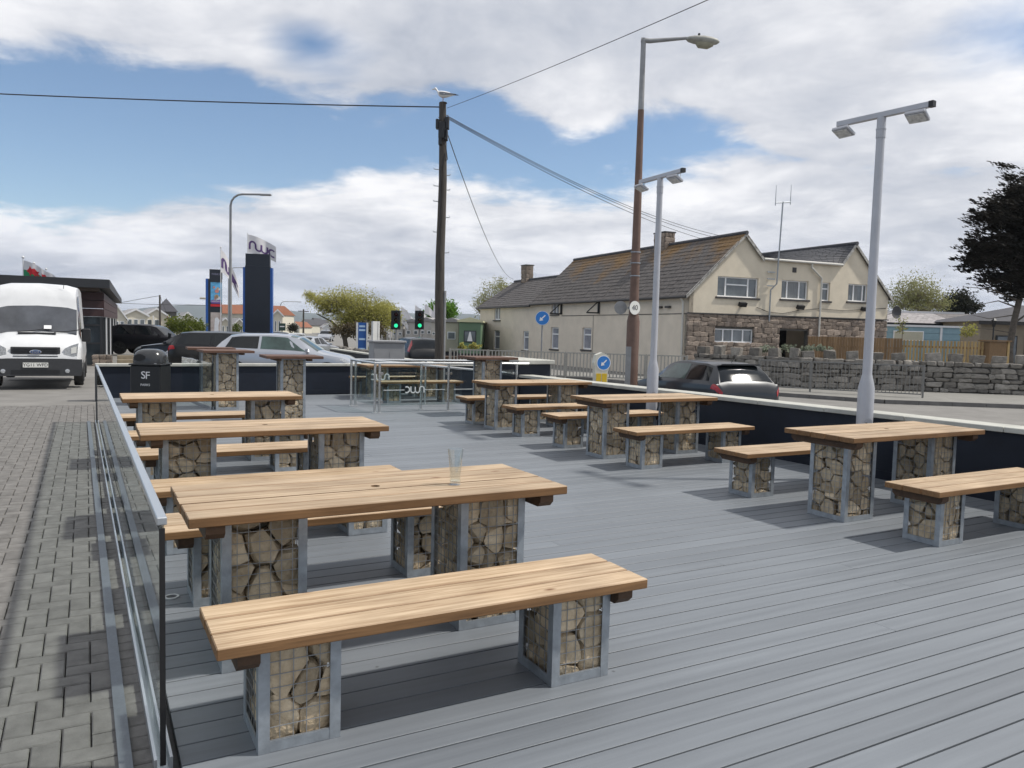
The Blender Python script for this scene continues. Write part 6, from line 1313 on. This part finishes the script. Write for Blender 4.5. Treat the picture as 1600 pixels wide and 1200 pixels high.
# ------------------------------------------------------------------ trees and shrubs
def leafm(name,c,c2,scale=.7):
    m_=mat(name,c,.7,0,.2,scale,0,col2=c2,spec=.25,detail=4); t=m_.node_tree; b=t.nodes['Principled BSDF']; tl=t.nodes.new('ShaderNodeBsdfTranslucent'); t.links.new(b.inputs['Base Color'].links[0].from_socket,tl.inputs[0])
    mx=t.nodes.new('ShaderNodeMixShader'); mx.inputs[0].default_value=.4; t.links.new(b.outputs[0],mx.inputs[1]); t.links.new(tl.outputs[0],mx.inputs[2]); t.links.new(mx.outputs[0],t.nodes['Material Output'].inputs[0]); return m_
def tree(name,label,cat,loc,blobs,nleaf,ls,lm,trunk,limbs=(),twigs=0,seed=1,lean=(0,0),flat=.0,group=None,twm=None,sweep=None,clump=.35):
    rr=random.Random(seed); t=thing(name,label,cat,loc,0,group)
    tb=MB()
    if trunk:
        pts,rad=trunk; tb.path(pts,rad,8)
    for pts,rad in limbs: tb.path(pts,rad,6)
    tw=MB(); lf=MB(); tot=sum(b[3]*b[4]*b[5] for b in blobs); tips=[]
    for (x,y,z,rx,ry,rz_) in blobs:
        k=int(nleaf*rx*ry*rz_/tot); cl=[]
        nc=max(4,int(k/26))
        for _ in range(nc):
            d=Vector((rr.gauss(0,1),rr.gauss(0,1),rr.gauss(0,1))).normalized(); q=rr.random()**.45
            c=Vector((x+d.x*rx*q,y+d.y*ry*q,z+d.z*rz_*q))
            if noise.noise(c*(1.6/max(rx,rz_))+Vector((seed,0,0)))<(-.42 if sweep else -.22): continue
            cl.append(c); tips.append((c,Vector((x,y,z-rz_*.7))))
        for c in cl:
            ax=Vector((-1+rr.gauss(0,.35),rr.gauss(0,.5),.22+rr.gauss(0,.30)))
            for _ in range(int(26*rr.uniform(.5,1.3))):
                s=ls*rr.uniform(.6,1.4); p=c+Vector((rr.gauss(0,1)*(sweep[0] if sweep else 1),rr.gauss(0,1),rr.gauss(0,1)*(sweep[1] if sweep else 1)))*clump*min(rx,rz_)
                if sweep:
                    ti=rr.random()**.8; sl_=ax*ti*sweep[0]*.5; p=c+sl_+Vector((rr.gauss(0,1),rr.gauss(0,1),rr.gauss(0,1)*.7))*.13*(1.08-ti)*sweep[0]
                if sweep: a=Vector((-1+rr.gauss(0,.25),rr.gauss(0,.4),sweep[2]+rr.gauss(0,.25))).normalized(); s*=1.3
                else: a=Vector((rr.gauss(0,1),rr.gauss(0,1),rr.gauss(0,1)+.001)).normalized()
                b=a.orthogonal(); b.rotate(Matrix.Rotation(rr.uniform(0,6.28),3,a)); w_=s*(.22 if sweep else .45)
                lf.add([p-a*s*.5,p+b*w_*.5,p+a*s*.5,p-b*w_*.5],[(0,1,2,3)])
    if twigs:
        for c,o in rr.sample(tips,min(twigs,len(tips))):
            m1=o.lerp(c,.5)+Vector((rr.gauss(0,1),rr.gauss(0,1),rr.gauss(0,.5)))*.12*(c-o).length; tw.path([o,m1,c,c+(c-m1)*.22],[.035,.02,.012,.006],4)
    if tb.v: obj('trunk',tb,bark,t,smooth=60)
    if tw.v: obj('branches',tw,twm or bark,t)
    if lf.v: tag(obj('crown',lf.mesh('crown',fix=False),lm,t),kind='stuff')
    return t
spring=leafm('yellow green spring leaves',(.24,.235,.055),(.44,.42,.13)); spring2=leafm('pale spring leaves',(.17,.18,.07),(.34,.34,.16)); dkgreen=leafm('dark conifer foliage',(.012,.015,.010),(.032,.034,.02)); hedgeg=leafm('hedge leaves',(.06,.085,.012),(.16,.19,.03)); brightg=leafm('bright green leaves',(.06,.14,.015),(.13,.26,.03)); brownh=leafm('brown hedge twigs',(.07,.055,.035),(.14,.115,.06)); cyp=leafm('dark cypress foliage',(.009,.009,.007),(.026,.022,.017),.8)
def TP(px,py,Y,z0=-.5): 
    p=at(px,py,Y); return p
# windswept tree by the road
Y_=62; o=Vector((X_(537,Y_),Y_,-.6)); S=Y_/1212
def rel(px,py,dy=0): p=at(px,py,Y_); return (p.x-o.x,dy,p.z-o.z)
bl=[]
for px,py,rx,rz_ in((505,470,24,9),(535,470,34,14),(565,480,36,18),(590,492,26,16),(550,497,30,16),(515,482,20,8),(488,462,12,5)): q=rel(px,py); bl.append((*q,rx*S,1.9,rz_*S))
tree('windswept_tree','yellow-green windswept tree leaning left beside the road','tree',o,bl,38000,.115,spring,([(.3,0,0),(.1,0,1.2),(-.3,0,2.0)],[.22,.18,.12]),limbs=[([(-.3,0,2.0),(-1.0,.1,2.6),(-2.2,0,3.2)],[.12,.08,.04]),([(.1,0,1.2),(.8,0,2.2),(1.4,0,3.0)],[.14,.09,.04])],twigs=600,seed=3,clump=.46)
Y_=66; o=Vector((X_(600,Y_),Y_,-.6)); S=Y_/1212
bl=[(*rel(px,py),rx*S,1.5,rz_*S) for px,py,rx,rz_ in((598,487,22,12),(608,497,16,14))]
tree('spring_tree','second yellow-green tree just right of the windswept one','tree',o,bl,9000,.15,spring,([(0,0,0),(.1,0,1.8)],[.2,.12]),twigs=70,seed=4)
Y_=58; o=Vector((X_(556,Y_),Y_,-.6)); S=Y_/1212; bl=[(*rel(px,py),rx*S,1.4,rz_*S) for px,py,rx,rz_ in((535,516,20,8),(560,514,24,10),(588,516,18,9))]
tree('hedge','brownish hedge under the windswept tree','hedge',o,bl,3600,.2,brownh,None,twigs=120,seed=5)
t=thing('verge_wall','low dark stone edging wall curving below the windswept tree','wall',(X_(566,50),50,-.6)); vp_=[at(524,523,58),at(545,527,53),at(575,531,48),at(622,536,44)]
for (a,b) in zip(vp_[:-1],vp_[1:]):
    d=b-a; L=math.hypot(d.x,d.y); k=max(2,int(L/.8))
    for i in range(k):
        p=a.lerp(b,(i+.5)/k); o_=obj('stone',R.choice(WR),None,t,(p.x-X_(566,50),p.y-50,.42),math.atan2(d.y,d.x)); o_.scale=(L/k*1.0,.4,.62)
vm=mat('rough verge grass',(.10,.10,.03),.95,0,.4,1.5,.6,9)
mb=MB(); vv=[at(524,523,58),at(545,527,53),at(575,531,48),at(622,536,44)]
mb.add([(p.x,p.y+.2,-.10) for p in vv]+[(p.x+1.5,p.y+11,.0) for p in vv],[(i,i+1,5+i,4+i) for i in range(3)]); tag(obj('verge',mb,vm),'grassy verge behind the edging wall',None,kind='structure')
Y_=62; o=Vector((X_(292,Y_),Y_,-.5)); S=Y_/1212; bl=[(*rel(px,py),rx*S,1.3,rz_*S) for px,py,rx,rz_ in((283,508,16,12),(303,512,18,10),(270,514,8,7))]
tree('round_hedge','round bright green hedge left of the small totem sign','hedge',o,bl,5200,.17,hedgeg,None,seed=6)
Y_=96; o=Vector((X_(371,Y_),Y_,-.5)); S=Y_/1212; tree('small_shrub','small green shrub seen between the two totem signs','shrub',o,[(*rel(371,513),6*S,.6,6*S)],700,.2,hedgeg,None,seed=7)
Y_=130; o=Vector((X_(455,Y_),Y_,-.5)); S=Y_/1212; tree('small_shrub','dark green shrub behind the green direction sign','shrub',o,[(*rel(456,512),8*S,.9,6*S)],800,.3,dkgreen,None,seed=8)
Y_=92; o=Vector((X_(694,Y_),Y_,-.5)); S=Y_/1212; bl=[(*rel(px,py),rx*S,2,rz_*S) for px,py,rx,rz_ in((690,488,20,14),(700,484,12,12),(678,494,12,10))]
tree('green_tree','fresh bright green tree behind the telegraph pole','tree',o,bl,9000,.24,brightg,([(0,0,0),(0,0,2.5)],[.25,.15]),seed=9)
Y_=88; o=Vector((X_(770,Y_),Y_,-.5)); S=Y_/1212; bl=[(*rel(px,py),rx*S,2,rz_*S) for px,py,rx,rz_ in((765,462,18,24),(785,448,12,14),(750,478,10,16),(775,480,16,14))]
tree('bare_spring_tree','pale half-bare spring tree behind the left end of the cottage','tree',o,bl,5200,.17,spring2,([(0,0,0),(.1,0,2.5),(.2,0,4)],[.25,.2,.1]),twigs=260,seed=10,twm=mat('pale twigs',(.23,.20,.14),.9,0,.2,5,0))
Y_=76; o=Vector((X_(1437,Y_),Y_,-.5)); S=Y_/1212; bl=[(*rel(px,py),rx*S,2.4,rz_*S) for px,py,rx,rz_ in((1430,455,30,24),(1455,468,28,18),(1410,470,18,18),(1440,478,38,12))]
tree('bare_spring_tree','broad pale spring tree behind the light grey bungalow roof','tree',o,bl,10500,.17,spring2,([(0,0,0),(0,0,2.5)],[.25,.16]),twigs=420,seed=11,twm=MATS['pale twigs'])
Y_=82; o=Vector((X_(1500,Y_),Y_,-.5)); S=Y_/1212; bl=[(*rel(px,py),rx*S,2,rz_*S) for px,py,rx,rz_ in((1497,470,14,14),(1510,482,16,10),(1484,478,12,14))]
tree('dark_evergreen','small dark evergreen right of the broad pale spring tree','tree',o,bl,9000,.22,dkgreen,([(0,0,0),(0,0,3)],[.2,.12]),seed=12)
Y_=39; o=Vector((X_(1505,Y_),Y_,-.42)); S=Y_/1212; tree('young_shrub','thin yellowish young shrub above the pale fence','shrub',o,[(*rel(1510,516),14*S,.4,9*S)],420,.12,spring,None,twigs=30,seed=13,twm=MATS['pale twigs'])
Y_=35.8; o=Vector((X_(1410,Y_),Y_,-.42)); S=Y_/1212; tree('young_shrub','slender sapling just behind the middle of the fence','shrub',o,[(*rel(1409,508),9*S,.3,13*S)],160,.10,spring2,([(0,0,0),(0,0,3.0)],[.025,.01]),twigs=22,seed=14,twm=MATS['pale twigs'])
Y_=34; o=Vector((X_(1240,Y_),Y_,-.42)); S=Y_/1212; tree('garden_shrubs','low pale green garden plants behind the stone wall by the doorway','shrub',o,[(*rel(px,545),13*S,.4,5*S) for px in(1195,1230,1265,1285)],1100,.13,leafm('grey green leaves',(.14,.17,.11),(.30,.33,.26)),None,twigs=30,seed=15)
Y_=40; o=Vector((X_(728,Y_),Y_,.2)); S=Y_/1212; tree('bed_plants','straggly yellow-green plants growing in the planting bed','plants',o,[(*rel(px,py),8*S,.4,4*S) for px,py in((720,541),(735,539),(744,541))],500,.13,spring,None,twigs=25,seed=16)
# big cypress at the right edge
Y_=44; o=Vector((X_(1583,Y_),Y_,-.42)); S=Y_/1212
bl=[(*rel(px,py,dy),rx*S,ry,rz_*S) for px,py,rx,ry,rz_,dy in((1588,272,14,.6,13,0),(1600,300,28,.9,16,0),(1560,348,42,1.2,14,-.3),(1580,330,44,1.4,20,0),(1625,345,60,2.2,50,0),(1548,385,42,1.4,14,-.4),(1570,405,50,1.6,20,0),(1545,412,34,1.2,10,.3),(1580,440,40,1.6,14,0),(1640,400,60,2.4,50,0),(1610,460,30,1.4,12,0),(1660,300,50,2.2,40,0),(1700,380,60,2.4,70,0))]
tk=([(0,0,0),rel(1577,545),rel(1585,500),rel(1602,430),rel(1625,320),rel(1630,250)],[.22,.19,.17,.15,.1,.03])
lb=[([rel(1588,480),rel(1560,470),rel(1520,478)],[.05,.03,.008]),([rel(1590,470),rel(1550,452),rel(1505,448)],[.06,.035,.01]),([rel(1586,492),rel(1545,498),rel(1510,490)],[.035,.02,.006]),([rel(1600,430),rel(1560,410),rel(1520,405)],[.08,.05,.02]),([rel(1606,400),rel(1560,370),rel(1515,358)],[.08,.05,.02]),([rel(1614,370),rel(1590,320),rel(1545,305)],[.08,.05,.02]),([rel(1584,505),rel(1620,480),rel(1660,470)],[.06,.04,.02]),([rel(1580,520),rel(1550,515),rel(1515,512)],[.03,.015,.005])]
tree('cypress_tree','big dark wind-bent cypress with a leaning trunk, cut by the right edge','tree',o,bl,130000,.17,cyp,tk,limbs=lb,twigs=260,seed=17,sweep=(1.5,.62,.32),clump=.36)
# haze
hb=MB().box((0,2680,90),(8300,5900,200)); hzm=bpy.data.materials.new('haze'); hzm.use_nodes=True; nt_=hzm.node_tree; nt_.nodes.clear(); o_=nt_.nodes.new('ShaderNodeOutputMaterial'); pv=nt_.nodes.new('ShaderNodeVolumePrincipled'); pv.inputs['Color'].default_value=(.82,.90,1,1); pv.inputs['Density'].default_value=.00011; pv.inputs['Anisotropy'].default_value=.2; nt_.links.new(pv.outputs[0],o_.inputs['Volume'])
HAZE=True
if HAZE: tag(obj('haze',hb,hzm),'thin sea haze',None,kind='stuff')
